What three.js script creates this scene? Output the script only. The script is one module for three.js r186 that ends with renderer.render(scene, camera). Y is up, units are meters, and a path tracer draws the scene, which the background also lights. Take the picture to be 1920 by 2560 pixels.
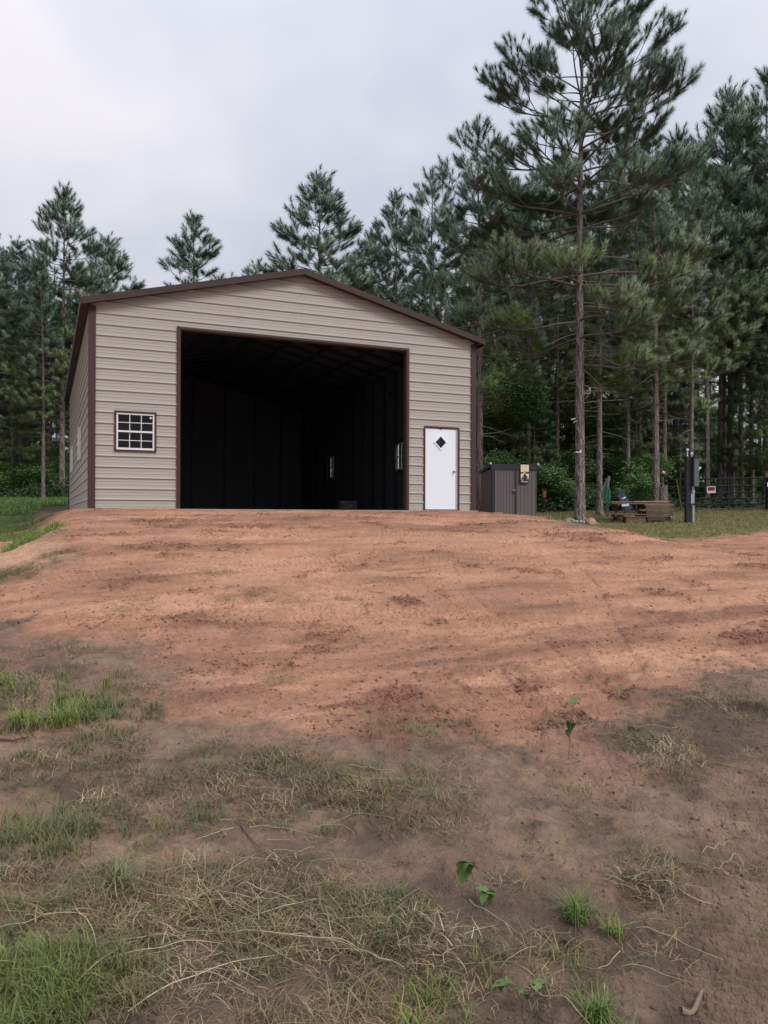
import * as THREE from 'three';
import { mergeGeometries } from 'three/addons/utils/BufferGeometryUtils.js';
import { RoundedBoxGeometry } from 'three/addons/geometries/RoundedBoxGeometry.js';

// ---------- camera, sky, sun, exposure ----------
const scene = new THREE.Scene();
const FPX = 1962, PITCH = 0.25 * Math.PI / 180, ROLL = 0.17 * Math.PI / 180, EYE = 1.55;
const camera = new THREE.PerspectiveCamera(2 * Math.atan(1280 / FPX) * 180 / Math.PI, 0.75, 0.1, 1200);
camera.position.set(0, EYE, 0);
camera.rotation.set(PITCH, 0, ROLL, 'YXZ');
const renderer = new THREE.WebGLRenderer({ antialias: true });
renderer.toneMapping = THREE.LinearToneMapping;
renderer.toneMappingExposure = 1.3;
renderer.shadowMap.enabled = true;

// ---------- random and noise ----------
function rngOf(seed) {
  let a = seed >>> 0;
  return () => { a = (a + 0x6d2b79f5) | 0; let t = Math.imul(a ^ (a >>> 15), 1 | a); t = (t + Math.imul(t ^ (t >>> 7), 61 | t)) ^ t; return ((t ^ (t >>> 14)) >>> 0) / 4294967296; };
}
const hash2 = (x, y) => { let h = Math.imul(x, 374761393) + Math.imul(y, 668265263) | 0; h = Math.imul(h ^ (h >>> 13), 1274126177); return ((h ^ (h >>> 16)) >>> 0) / 4294967296; };
function noise(x, y) {            // value noise, -1..1
  const xi = Math.floor(x), yi = Math.floor(y), fx = x - xi, fy = y - yi, u = fx * fx * fx * (fx * (fx * 6 - 15) + 10), v = fy * fy * fy * (fy * (fy * 6 - 15) + 10);
  const a = hash2(xi, yi), b = hash2(xi + 1, yi), c = hash2(xi, yi + 1), d = hash2(xi + 1, yi + 1);
  return 2 * (a + (b - a) * u + (c - a + (a - b - c + d) * u) * v) - 1;
}
function fbm(x, y, n, gain = 0.5) {
  let s = 0, a = 1, t = 0;
  for (let i = 0; i < n; i++) { s += a * noise(x, y); t += a; a *= gain; const q = x * 1.62 + y * 1.21 + 7.3; y = y * 1.62 - x * 1.21 + 3.1; x = q; }
  return s / t;
}
const clamp = (x, a = 0, b = 1) => Math.min(b, Math.max(a, x));
const sstep = (a, b, x) => { const t = clamp((x - a) / (b - a)); return t * t * (3 - 2 * t); };
const mix = (a, b, t) => a + (b - a) * t;

// overcast sky: an air dome of cloud, brighter towards the zenith as such skies are
{
  const w = 1024, h = 512, px = new Float32Array(w * h * 4);
  for (let j = 0; j < h; j++) for (let i = 0; i < w; i++) {
    const el = ((j + 0.5) / h - 0.5) * Math.PI, az = ((i + 0.5) / w - 0.5) * 2 * Math.PI;
    const y = Math.sin(el), x = Math.cos(el) * Math.cos(az), z = Math.cos(el) * Math.sin(az);
    const up = Math.max(y, 0), k = 1 / (up + 0.22), cx = x * k, cz = z * k;
    const big = fbm(cx * 0.9 + 4.2, cz * 0.9 + 1.7, 5, 0.52), soft = fbm(cx * 2.6 + 9, cz * 2.1 - 3, 4);
    const c = clamp(0.55 + 1.25 * big + 0.85 * soft);
    const L = 1.04 * (0.5 + 0.08 * up + 0.5 * up * up * up) * (0.87 + 0.23 * c);
    const o = (j * w + i) * 4;
    px[o] = L * mix(0.93, 1.03, c); px[o + 1] = L * mix(0.985, 1.01, c); px[o + 2] = L * mix(1.16, 1.07, c); px[o + 3] = 1;
  }
  const sky = new THREE.DataTexture(px, w, h, THREE.RGBAFormat, THREE.FloatType);
  sky.mapping = THREE.EquirectangularReflectionMapping; sky.magFilter = sky.minFilter = THREE.LinearFilter; sky.needsUpdate = true;
  scene.background = sky; scene.environment = sky;
}
const sun = new THREE.DirectionalLight(0xfffbf5, 1.5);
sun.position.set(30, 36, 8); sun.target.position.set(0, 2, -18);
sun.castShadow = true; sun.shadow.radius = 34;
sun.shadow.mapSize.set(2048, 2048);
Object.assign(sun.shadow.camera, { left: -40, right: 40, top: 40, bottom: -40, near: 1, far: 140 });
scene.add(sun, sun.target);

// ---------- helpers ----------
const V = (x, y, z) => new THREE.Vector3(x, y, z);
const used = {};
function numbered(n) { const k = used[n] = (used[n] ?? -1) + 1; return k ? n + '_' + String(k).padStart(3, '0') : n; }
function tag(o, label, category, group, kind) { o.userData.label = label; if (category) o.userData.category = category; if (group) o.userData.group = group; if (kind) o.userData.kind = kind; return o; }
function thing(name, label, category, pos = [0, 0, 0], turn = 0, group) {
  const g = new THREE.Group(); g.name = numbered(name); g.position.set(...pos); g.rotation.y = turn; scene.add(g); return tag(g, label, category, group);
}
function part(name, geo, mat, parent) {
  const m = new THREE.Mesh(Array.isArray(geo) ? mergeGeometries(geo.map((g) => { const q = g.index ? g.toNonIndexed() : g; for (const k of Object.keys(q.attributes)) if (!['position', 'normal', 'uv'].includes(k)) q.deleteAttribute(k); return q; })) : geo, mat);
  m.name = parent === scene ? numbered(name) : name; m.castShadow = m.receiveShadow = true; parent.add(m); return m;
}
const box = (w, h, d, x = 0, y = 0, z = 0, r = 0) => (r ? new RoundedBoxGeometry(w, h, d, 1, r) : new THREE.BoxGeometry(w, h, d)).translate(x, y, z);
function bar(a, b, w, d) {       // a square bar from a to b
  const l = a.distanceTo(b), g = new THREE.BoxGeometry(w, l, d ?? w), q = new THREE.Quaternion().setFromUnitVectors(V(0, 1, 0), b.clone().sub(a).normalize());
  return g.applyQuaternion(q).translate((a.x + b.x) / 2, (a.y + b.y) / 2, (a.z + b.z) / 2);
}
function rod(a, b, r1, r2 = r1, n = 8) {
  const l = a.distanceTo(b), g = new THREE.CylinderGeometry(r2, r1, l, n), q = new THREE.Quaternion().setFromUnitVectors(V(0, 1, 0), b.clone().sub(a).normalize());
  return g.applyQuaternion(q).translate((a.x + b.x) / 2, (a.y + b.y) / 2, (a.z + b.z) / 2);
}
const lin = (r, g, b) => new THREE.Color().setRGB(r, g, b);
const mat = (c, roughness = 0.8, more = {}) => new THREE.MeshStandardMaterial({ color: c, roughness, ...more });
function tileNoise(w, h, cells, oct, seed) {     // periodic noise field 0..1
  const out = new Float32Array(w * h); let amp = 1, tot = 0;
  for (let o = 0; o < oct; o++) {
    const nx = cells[0] << o, ny = cells[1] << o;
    for (let j = 0; j < h; j++) for (let i = 0; i < w; i++) {
      const x = i / w * nx, y = j / h * ny, xi = Math.floor(x), yi = Math.floor(y), fx = x - xi, fy = y - yi, u = fx * fx * (3 - 2 * fx), v = fy * fy * (3 - 2 * fy), s = seed + o * 91;
      const H = (a, b) => hash2((a % nx) + s, (b % ny) + s * 3);
      out[j * w + i] += amp * mix(mix(H(xi, yi), H(xi + 1, yi), u), mix(H(xi, yi + 1), H(xi + 1, yi + 1), u), v);
    }
    tot += amp; amp *= 0.55;
  }
  return out.map((v) => v / tot);
}
function dataTex(w, h, f, srgb) {
  const d = new Uint8Array(w * h * 4);
  for (let i = 0; i < w * h; i++) { const c = f(i, i % w, Math.floor(i / w)); for (let k = 0; k < 3; k++) d[i * 4 + k] = clamp(c[k]) * 255; d[i * 4 + 3] = 255; }
  const t = new THREE.DataTexture(d, w, h); t.wrapS = t.wrapT = THREE.RepeatWrapping; t.magFilter = THREE.LinearFilter; t.minFilter = THREE.LinearMipmapLinearFilter; t.generateMipmaps = true;
  if (srgb) t.colorSpace = THREE.SRGBColorSpace; t.needsUpdate = true; return t;
}
const again = (t, x, y) => { const c = t.clone(); c.repeat.set(x, y); c.needsUpdate = true; return c; };

// measured from the photograph (pixels of the 1920 x 2560 picture): the ray of a pixel, a point at a depth, a point on the ground
function ray(u, v) {
  const cr = Math.cos(ROLL), sr = Math.sin(ROLL), du = u - 960, dv = v - 1280, uu = cr * du + sr * dv, vv = -sr * du + cr * dv, x = uu / FPX, y = -vv / FPX, cp = Math.cos(PITCH), sp = Math.sin(PITCH);
  return V(x, cp * y + sp, sp * y - cp);
}
const at = (u, v, d) => { const r = ray(u, v); return r.multiplyScalar(-d / r.z).add(V(0, EYE, 0)); };
function onGround(u, v) {
  const r = ray(u, v); r.multiplyScalar(-1 / r.z); let a = 1;
  for (let d = 1; d < 60; d += 0.1) { if (EYE + r.y * d < terrain(r.x * d, -d)) { a = d; break; } a = d; }
  return V(r.x * a, terrain(r.x * a, -a), -a);
}
const footAt = (u, d) => { const p = at(u, 1288, d); p.y = terrain(p.x, p.z); return p; };

// ---------- terrain ----------
const YAW = 0.408, BX = -6.108, BZ = -16.265, SLAB = 1.678, W = 9.144, L = 14.63, H = 4.27, PITCHROOF = 0.25;
const UX = Math.cos(YAW), UZ = -Math.sin(YAW), FX = Math.sin(YAW), FZ = Math.cos(YAW);
const toB = (x, z) => [(x - BX) * UX + (z - BZ) * UZ, (x - BX) * FX + (z - BZ) * FZ];
const fromB = (s, t) => [BX + s * UX + t * FX, BZ + s * UZ + t * FZ];
const PAD = 1.645;
function padWeight(x, z) {
  const [s, t] = toB(x, z), tt = Math.max(t, 0);
  const lr = (q) => { q = clamp(q); return mix(q, q * q * (3 - 2 * q), 0.55); };
  return (1 - lr((t - 1.0) / 9.6)) * (1 - sstep(0.25, 1.5 + 0.2 * tt, -s)) * (1 - sstep(-0.3, 2.1 + 0.1 * tt, s - W)) * (1 - sstep(L + 1, L + 5, -t));
}
function terrain(x, z) {
  const d = Math.max(-z, -40), cap = 42;
  let b = d < 1.5 ? 0.03 * (d - 1.5) : 0.06 * (Math.min(d, cap) - 1.5) + 0.012 * Math.max(0, d - cap) * Math.exp(-Math.max(0, d - cap) / 90);
  b += 0.05 * fbm(x * 0.16 + 3, z * 0.16, 2);
  return mix(b, PAD, padWeight(x, z));
}
const poly = (pts) => pts.map(([u, v]) => { const p = onGround(u, v); return [p.x, p.z]; });
function sdPoly(P, x, z) {        // signed distance, positive inside
  let d = 1e9, ins = false;
  for (let i = 0, j = P.length - 1; i < P.length; j = i++) {
    const [ax, az] = P[i], [bx, bz] = P[j], ex = bx - ax, ez = bz - az, wx = x - ax, wz = z - az, q = clamp((wx * ex + wz * ez) / (ex * ex + ez * ez + 1e-12));
    d = Math.min(d, Math.hypot(wx - ex * q, wz - ez * q));
    if ((az > z) !== (bz > z) && x < ax + (z - az) / (bz - az) * (bx - ax)) ins = !ins;
  }
  return ins ? d : -d;
}
const RED = poly([[118, 1345], [175, 1400], [60, 1440], [0, 1462], [-300, 1490], [-300, 1560], [0, 1575], [330, 1600], [420, 1700], [470, 1790], [900, 1850], [1180, 1858], [1440, 1872], [1570, 1775], [1700, 1700], [1920, 1650], [2300, 1600], [2300, 1335], [1920, 1326], [1800, 1336], [1700, 1346], [1500, 1322], [1400, 1306]]);
RED.push(fromB(W + 2.0, -1), fromB(W + 1.4, -4), fromB(W + 0.5, -L), fromB(-0.3, -L), fromB(-1.6, -3), fromB(-1.9, 0.5));
const SANDY = poly([[-300, 1330], [-100, 1318], [60, 1320], [150, 1335], [190, 1380], [80, 1445], [-300, 1490]]);
const YARD = poly([[1345, 1296], [1500, 1320], [1700, 1344], [1800, 1334], [2300, 1330]]); YARD.push([26, -31], [4.2, -29]);
// wheel tracks of the machine that graded the drive
const TRACKS = [
  { p: [[1905, 2660], [1900, 2400], [1880, 2150], [1850, 1950], [1840, 1800]], w: 0.3, a: 1, fine: 1 },
  { p: [[1560, 1800], [1390, 1690], [1230, 1600], [1080, 1500], [960, 1420]], w: 0.19, a: 1 },
  { p: [[1290, 1850], [1200, 1680], [1080, 1580], [930, 1500], [800, 1440]], w: 0.19, a: 0.8 },
  { p: [[1640, 1850], [1700, 1690], [1760, 1560], [1760, 1450], [1700, 1390]], w: 0.2, a: 0.8 },
  { p: [[700, 1640], [740, 1560], [830, 1460], [900, 1380], [940, 1320]], w: 0.19, a: 0.8 },
  { p: [[60, 1470], [400, 1430], [800, 1400], [1150, 1370], [1500, 1360]], w: 0.2, a: 0.6 },
  { p: [[900, 1650], [850, 1590], [800, 1540], [640, 1500]], w: 0.17, a: 0.9 },
  { p: [[1420, 1700], [1300, 1600], [1180, 1520], [1120, 1450], [1100, 1400]], w: 0.18, a: 1 },
  { p: [[500, 1700], [560, 1600], [640, 1530], [820, 1440], [960, 1360], [1000, 1320]], w: 0.18, a: 0.9 },
  { p: [[1150, 1760], [1010, 1660], [900, 1560], [860, 1480]], w: 0.18, a: 0.9 },
  { p: [[1800, 1680], [1560, 1620], [1300, 1560], [1000, 1530], [700, 1560], [420, 1620]], w: 0.19, a: 0.8 },
  { p: [[1900, 1500], [1600, 1440], [1300, 1400], [1000, 1400], [600, 1420]], w: 0.18, a: 0.8 },
  { p: [[1560, 1690], [1500, 1560], [1460, 1460], [1380, 1390], [1250, 1330]], w: 0.18, a: 0.9 },
  { p: [[1760, 1400], [1500, 1370], [1250, 1345], [900, 1330]], w: 0.2, a: 0.8 },
].map((t) => {
  const c = new THREE.CatmullRomCurve3(t.p.map(([u, v]) => { const p = onGround(u, v); p.y = 0; return p; })), n = 26, q = c.getSpacedPoints(n), len = c.getLength();
  const bb = new THREE.Box3().setFromPoints(q).expandByScalar(t.w * 2); return { ...t, q, len, bb };
});
function trackAt(x, z) {          // [relief, how far the soil is pressed]
  let h = 0, m = 0;
  for (const t of TRACKS) {
    if (x < t.bb.min.x || x > t.bb.max.x || z < t.bb.min.z || z > t.bb.max.z) continue;
    let best = 1e9, bl = 0, side = 1;
    for (let i = 0; i < t.q.length - 1; i++) {
      const a = t.q[i], b = t.q[i + 1], ex = b.x - a.x, ez = b.z - a.z, l2 = ex * ex + ez * ez, k = clamp(((x - a.x) * ex + (z - a.z) * ez) / l2), dx = x - a.x - ex * k, dz = z - a.z - ez * k, d = Math.hypot(dx, dz);
      if (d < best) { best = d; bl = (i + k) * t.len / (t.q.length - 1); side = ex * dz - ez * dx > 0 ? 1 : -1; }
    }
    const c = best / t.w; if (c > 1.9) continue;
    const worn = t.a * sstep(-0.5, 0.35, fbm(x * 0.7 + 11, z * 0.7, 2) + 0.15);
    const lug = t.fine ? 0.6 * Math.sin(2 * Math.PI * (bl / 0.052 + 0.25 * c)) : Math.sin(2 * Math.PI * (bl / 0.075 + c * 0.7));
    const inn = 1 - sstep(0.82, 1.0, c);
    h += worn * (inn * (-0.014 + 0.009 * clamp(lug * 2.2, -1, 1)) + 0.011 * Math.exp(-Math.pow((c - 1.22) / 0.2, 2)));
    m = Math.max(m, inn * worn);
  }
  return [h, m];
}
function gridded(P) {             // the same distance, read from a half-metre grid
  const x0 = -45, z0 = -50, st = 0.25, nx = 400, nz = 220, a = new Float32Array(nx * nz); for (let j = 0; j < nz; j++) for (let i = 0; i < nx; i++) a[j * nx + i] = sdPoly(P, x0 + i * st, z0 + j * st);
  return (x, z) => { const u = clamp((x - x0) / st, 0, nx - 1.001), v = clamp((z - z0) / st, 0, nz - 1.001), i = Math.floor(u), j = Math.floor(v), k = j * nx + i; u - i; return mix(mix(a[k], a[k + 1], u - i), mix(a[k + nx], a[k + nx + 1], u - i), v - j); };
}
const redAt = gridded(RED), sandAt = gridded(SANDY), yardAt = gridded(YARD);
function soil(x, z) {             // relief and colour of the ground at a point
  const [s, t] = toB(x, z), r = Math.hypot(x, z), far = r > 60;
  const sd = far ? -20 : redAt(x, z), red = sstep(-0.42, 0.42, sd + 1.15 * fbm(x * 2.2, z * 2.2, 6, 0.72) * clamp(0.45 + r * 0.05));
  const sand = far ? 0 : sstep(-0.4, 0.5, sandAt(x, z) + 0.5 * fbm(x * 0.8 + 5, z * 0.8, 3)), yard = far ? 0 : sstep(-2.2, -0.8, yardAt(x, z) + 0.6 * fbm(x * 0.7, z * 0.9 + 4, 3));
  const under = s > -0.05 && s < W + 0.05 && t < 0.02 && t > -L ? 1 : 0;
  const [th, tm] = r < 24 ? trackAt(x, z) : [0, 0];
  // relief
  let h = 0, clod = 0;
  const fine = fbm(x * 9, z * 9, 3, 0.6), mid = fbm(x * 2.1, z * 2.1, 3);
  // blade marks run across the drive, along the front of the garage
  const sm = fbm(s * 0.42 + 3, t * 1.9, 4, 0.55), streak = fbm(s * 0.9, t * 5.2 + 9, 3, 0.6);
  const gouge = Math.pow(clamp(fbm(s * 0.8 + 31, t * 2.3, 3) * 1.9 - 0.25), 1.2);
  const patchy = sstep(0.0, 0.3, fbm(s * 0.55 + 5, t * 1.4 + 3, 5, 0.62)) * (0.5 + 0.6 * sstep(13, 6, r));
  const crumb = r < 26 ? Math.max(0, fbm(x * 17 + 5, z * 17, 3, 0.65)) : 0;
  if (red > 0.01) {
    clod = sstep(0.08, 0.5, fbm(s * 1.25 + 17, t * 2.3 + 2, 5, 0.62) + 0.1 * mid) * (1 - tm);
    const rough = Math.max(0, fbm(x * 14 + 3, z * 14, 3, 0.62));
    h += red * (0.04 * sm + 0.022 * streak - 0.05 * gouge + clod * (0.07 * rough + 0.02 * fine) + 0.012 * fine + (0.35 + 0.8 * patchy) * 0.034 * crumb) * (1 - 0.6 * tm);
  }
  const bare = 1 - red;
  const lump = Math.max(0, fbm(x * 5.5 + 40, z * 5.5, 3, 0.55));
  const matted = sstep(-0.05, 0.35, fbm(x * 1.9 + 33, z * 1.9, 4, 0.6));
  h += bare * (0.035 * mid + 0.06 * lump * lump + 0.014 * fine + (0.25 + matted) * 0.03 * crumb + 0.03 * fbm(x * 0.8, z * 0.8 + 20, 2) - 0.03 * Math.pow(clamp(fbm(x * 3.3 + 9, z * 3.3, 2) * 2 - 0.5), 1.5)) * (1 - 0.5 * tm);
  h += th;
  h *= 1 - under;
  if (!under && t < 1.6 && t > -0.2 && s > -0.4 && s < W + 1) h += (0.024 * fbm(s * 1.4, 7.7, 3) - 0.006) * (1 - sstep(0.5, 1.6, t));
  // colour: dry and damp red fill, brown topsoil, pale sand, litter
  const v = fbm(x * 0.55 + 50, z * 0.55, 4, 0.55), w2 = fbm(s * 0.5 + 8, t * 1.7, 4, 0.6), g = fbm(x * 26, z * 26, 2);
  const damp = clamp(0.27 + 0.75 * w2 + 0.5 * clod + 0.25 * v + 0.42 * streak + 0.32 * patchy + 0.24 * fine + 0.22 * sstep(12, 6, r));
  let c = [mix(0.455, 0.215, damp), mix(0.23, 0.1, damp), mix(0.138, 0.06, damp)];
  const pale = sstep(0.25, 0.7, -w2 + 0.35 * streak) * 0.6 + tm * 0.22; c = [mix(c[0], 0.52, pale), mix(c[1], 0.285, pale), mix(c[2], 0.175, pale)];
  const dry = clamp(0.5 + 0.9 * v + 0.4 * fbm(x * 3 + 6, z * 3, 3) - 0.35 * matted + 0.25 * fine), b1 = [mix(0.1, 0.25, dry), mix(0.066, 0.158, dry), mix(0.044, 0.1, dry)];
  const rusty = sstep(0.1, 0.5, fbm(x * 0.9 + 70, z * 0.9, 3)) * 0.5; b1[0] = mix(b1[0], 0.3, rusty); b1[1] = mix(b1[1], 0.155, rusty); b1[2] = mix(b1[2], 0.1, rusty);
  const litter = [0.075, 0.055, 0.035], wood = sstep(27, 31, -z) * (1 - red);
  let o = [0, 1, 2].map((k) => mix(b1[k], c[k], red));
  o = [0, 1, 2].map((k) => mix(o[k], [0.52, 0.3, 0.19][k] * (0.9 + 0.25 * v), sand * (1 - red)));
  o = [0, 1, 2].map((k) => mix(o[k], [0.2, 0.15, 0.085][k], yard * (1 - red)));
  o = [0, 1, 2].map((k) => mix(o[k], litter[k], wood));
  const k2 = 1 + 0.2 * g + 0.16 * fine;
  return { h, c: o.map((q) => q * k2), red, clod, tm, sand, yard, sd };
}
const top = (x, z) => terrain(x, z) + soil(x, z).h;

// tileable grain shared by the ground and rough surfaces
const grain = tileNoise(1024, 1024, [64, 64], 4, 5);
const grainTex = dataTex(1024, 1024, (i) => [grain[i], grain[i], grain[i]]);
{
  const ang = []; const D = Math.PI / 180;
  for (let a = -180; a < -32; a += 4) ang.push(a * D);
  for (let a = -32; a <= 32.001; a += 0.075) ang.push(a * D);
  for (let a = 36; a < 180; a += 4) ang.push(a * D);
  const rows = [0.4, 0.9, 1.3, 1.6]; let r = 1.8;
  while (r < 23) { rows.push(r); r += Math.max(0.0105, 0.0029 * r); }
  while (r < 600) { rows.push(r); r *= r < 48 ? 1.012 : 1.08; }
  const n = ang.length, m = rows.length, pos = new Float32Array((n * m + 1) * 3), col = new Float32Array((n * m + 1) * 3), uv = new Float32Array((n * m + 1) * 2), idx = [];
  for (let j = 0; j < m; j++) for (let i = 0; i < n; i++) {
    const x = Math.sin(ang[i]) * rows[j], z = -Math.cos(ang[i]) * rows[j], q = soil(x, z), k = j * n + i;
    pos[k * 3] = x; pos[k * 3 + 1] = terrain(x, z) + q.h; pos[k * 3 + 2] = z; col.set(q.c, k * 3); uv[k * 2] = x / 0.9; uv[k * 2 + 1] = z / 0.9;
  }
  const c0 = n * m; pos[c0 * 3 + 1] = terrain(0, 0); col.set([0.2, 0.12, 0.08], c0 * 3);
  for (let i = 0; i < n; i++) {
    const e = (i + 1) % n; idx.push(c0, i, e);
    for (let j = 0; j < m - 1; j++) { const a = j * n + i, b = j * n + e, c = a + n, d = b + n; idx.push(a, c, b, b, c, d); }
  }
  const g = new THREE.BufferGeometry(); g.setAttribute('position', new THREE.BufferAttribute(pos, 3)); g.setAttribute('color', new THREE.BufferAttribute(col, 3)); g.setAttribute('uv', new THREE.BufferAttribute(uv, 2)); g.setIndex(idx); g.computeVertexNormals();
  const ground = part('ground', g, new THREE.MeshStandardMaterial({ vertexColors: true, roughness: 0.95, bumpMap: grainTex, bumpScale: 0.018 }), scene);
  tag(ground, 'graded red dirt ramp running into brown trampled soil and a grassy yard', null, null, 'structure');
}

// ---------- the garage ----------
const M = {
  beige: new THREE.MeshStandardMaterial({ color: lin(0.405, 0.368, 0.328), roughness: 0.42, bumpMap: again(grainTex, 0.6, 0.6), bumpScale: 0.0012 }),
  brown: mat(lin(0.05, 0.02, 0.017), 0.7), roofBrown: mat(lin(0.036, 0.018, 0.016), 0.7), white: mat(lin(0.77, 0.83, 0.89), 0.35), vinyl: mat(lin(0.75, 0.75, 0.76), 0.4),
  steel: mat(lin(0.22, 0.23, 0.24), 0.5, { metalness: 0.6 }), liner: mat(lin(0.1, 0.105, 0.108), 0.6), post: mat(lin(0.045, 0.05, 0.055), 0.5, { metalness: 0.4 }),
  concrete: new THREE.MeshStandardMaterial({ color: lin(0.3, 0.3, 0.29), roughness: 0.9, bumpMap: again(grainTex, 1, 1), bumpScale: 0.003 }),
  glass: new THREE.MeshPhysicalMaterial({ color: lin(0.85, 0.88, 0.87), roughness: 0.03, transmission: 1, thickness: 0, ior: 1.5, specularIntensity: 0.6 }),
  chrome: mat(lin(0.55, 0.54, 0.52), 0.25, { metalness: 1 }), black: mat(lin(0.012, 0.012, 0.014), 0.5),
};
const garage = thing('metal_garage', 'large beige ribbed metal garage with brown trim and wide open front', 'garage', [BX, SLAB, BZ], YAW);
const RIB = 0.2286;
const ribKeys = [[0, 0], [0.05, 0], [0.055, 0.0065], [0.058, 0.0065], [0.068, 0], [0.11, 0], [0.115, 0.0065], [0.118, 0.0065], [0.128, 0], [0.17, 0], [0.185, 0.03], [0.193, 0.03], [0.221, 0], [RIB, 0]];
function ribAt(y) { let q = ((y % RIB) + RIB) % RIB; for (let i = 1; i < ribKeys.length; i++) if (q <= ribKeys[i][0] + 1e-9) { const [a, za] = ribKeys[i - 1], [b, zb] = ribKeys[i]; return mix(za, zb, (q - a) / (b - a)); } return 0; }
// a sheet of ribbed steel between y0 and y1; span(y) gives its left and right ends, holes are cut out; (u, y, out) is turned by place
function ribSheet(y0, y1, span, holes, place) {
  const ys = new Set([y0, y1]);
  for (let k = Math.floor(y0 / RIB) - 1; k * RIB < y1; k++) for (const [o] of ribKeys) { const y = k * RIB + o; if (y > y0 + 1e-6 && y < y1 - 1e-6) ys.add(+y.toFixed(5)); }
  for (const h of holes) for (const y of [h[2], h[3]]) if (y > y0 && y < y1) ys.add(y);
  const Y = [...ys].sort((a, b) => a - b), pos = [], uv = [], q = V();
  const put = (u, y) => { place(q, u, y, ribAt(y)); pos.push(q.x, q.y, q.z); uv.push(u, y); };
  for (let i = 0; i < Y.length - 1; i++) {
    const a = Y[i], b = Y[i + 1]; if (b - a < 1e-5) continue;
    const [la, ra] = span(a), [lb, rb] = span(b); if (ra - la < 1e-3 && rb - lb < 1e-3) continue;
    const cut = holes.filter((h) => h[2] < b - 1e-6 && h[3] > a + 1e-6).sort((p, r) => p[0] - r[0]);
    let xa = la, xb = lb;
    const quad = (x0a, x1a, x0b, x1b) => { if (x1a - x0a < 1e-4 && x1b - x0b < 1e-4) return; put(x0a, a); put(x1a, a); put(x1b, b); put(x0a, a); put(x1b, b); put(x0b, b); };
    for (const h of cut) { quad(xa, h[0], xb, h[0]); xa = xb = h[1]; }
    quad(xa, ra, xb, rb);
  }
  const g = new THREE.BufferGeometry(); g.setAttribute('position', new THREE.Float32BufferAttribute(pos, 3)); g.setAttribute('uv', new THREE.Float32BufferAttribute(uv, 2)); g.computeVertexNormals(); return g;
}
const OPEN = [1.775, 7.285, 0, 3.94], WIN = [0.515, 1.305, 1.235, 2.025], DOOR = [7.73, 8.67, -0.1, 2.07];
const gableAt = (s) => H + PITCHROOF * Math.min(s, W - s);
const front = (q, u, y, o) => q.set(u, y, o);
{
  const SH = RIB * 4;
  for (let k = 0; k * SH < OPEN[3]; k++) {
    const a = k ? k * SH : -0.12, b = Math.min((k + 1) * SH, OPEN[3]);
    part('siding_sheet', ribSheet(a, b, () => [0, OPEN[0]], [WIN], front), M.beige, garage);
    const low = Math.min(b, DOOR[3]), high = Math.max(a, DOOR[3]);
    if (low > a) { part('siding_sheet', ribSheet(a, low, () => [OPEN[1], DOOR[0]], [], front), M.beige, garage); part('siding_sheet', ribSheet(a, low, () => [DOOR[1], W], [], front), M.beige, garage); }
    if (b > high) part('siding_sheet', ribSheet(high, b, () => [OPEN[1], W], [], front), M.beige, garage);
  }
  const span = (y) => (y <= H ? [0, W] : [(y - H) / PITCHROOF, W - (y - H) / PITCHROOF]), peak = H + PITCHROOF * W / 2;
  for (let a = OPEN[3]; a < peak - 0.01;) { const b = Math.min((Math.floor(a / SH + 1e-6) + 1) * SH, peak); part('siding_sheet', ribSheet(a, b, span, [], front), M.beige, garage); a = b; }
}
const SIDEWIN = [[-4.7, -3.95, 1.27, 2.1], [-10.92, -10.15, 1.27, 2.1]];
{
  const SH = RIB * 4;
  for (let k = 0; k * SH < H; k++) {
    const a = k ? k * SH : -0.3, b = Math.min((k + 1) * SH, H);
    part('siding_sheet', ribSheet(a, b, () => [-L, 0], SIDEWIN, (q, u, y, o) => q.set(-o, y, u)), M.beige, garage);
    part('siding_sheet', ribSheet(a, b, () => [-L, 0], SIDEWIN, (q, u, y, o) => q.set(W + o, y, u)), M.beige, garage);
  }
  part('rear_wall', ribSheet(-0.2, H + PITCHROOF * W / 2, (y) => (y <= H ? [0, W] : [(y - H) / PITCHROOF, W - (y - H) / PITCHROOF]), [], (q, u, y, o) => q.set(u, y, -L - o)), M.beige, garage);
}
part('concrete_slab', box(W + 0.1, 0.55, L + 0.16, W / 2, -0.275, -L / 2 + 0.03), M.concrete, garage);
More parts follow.
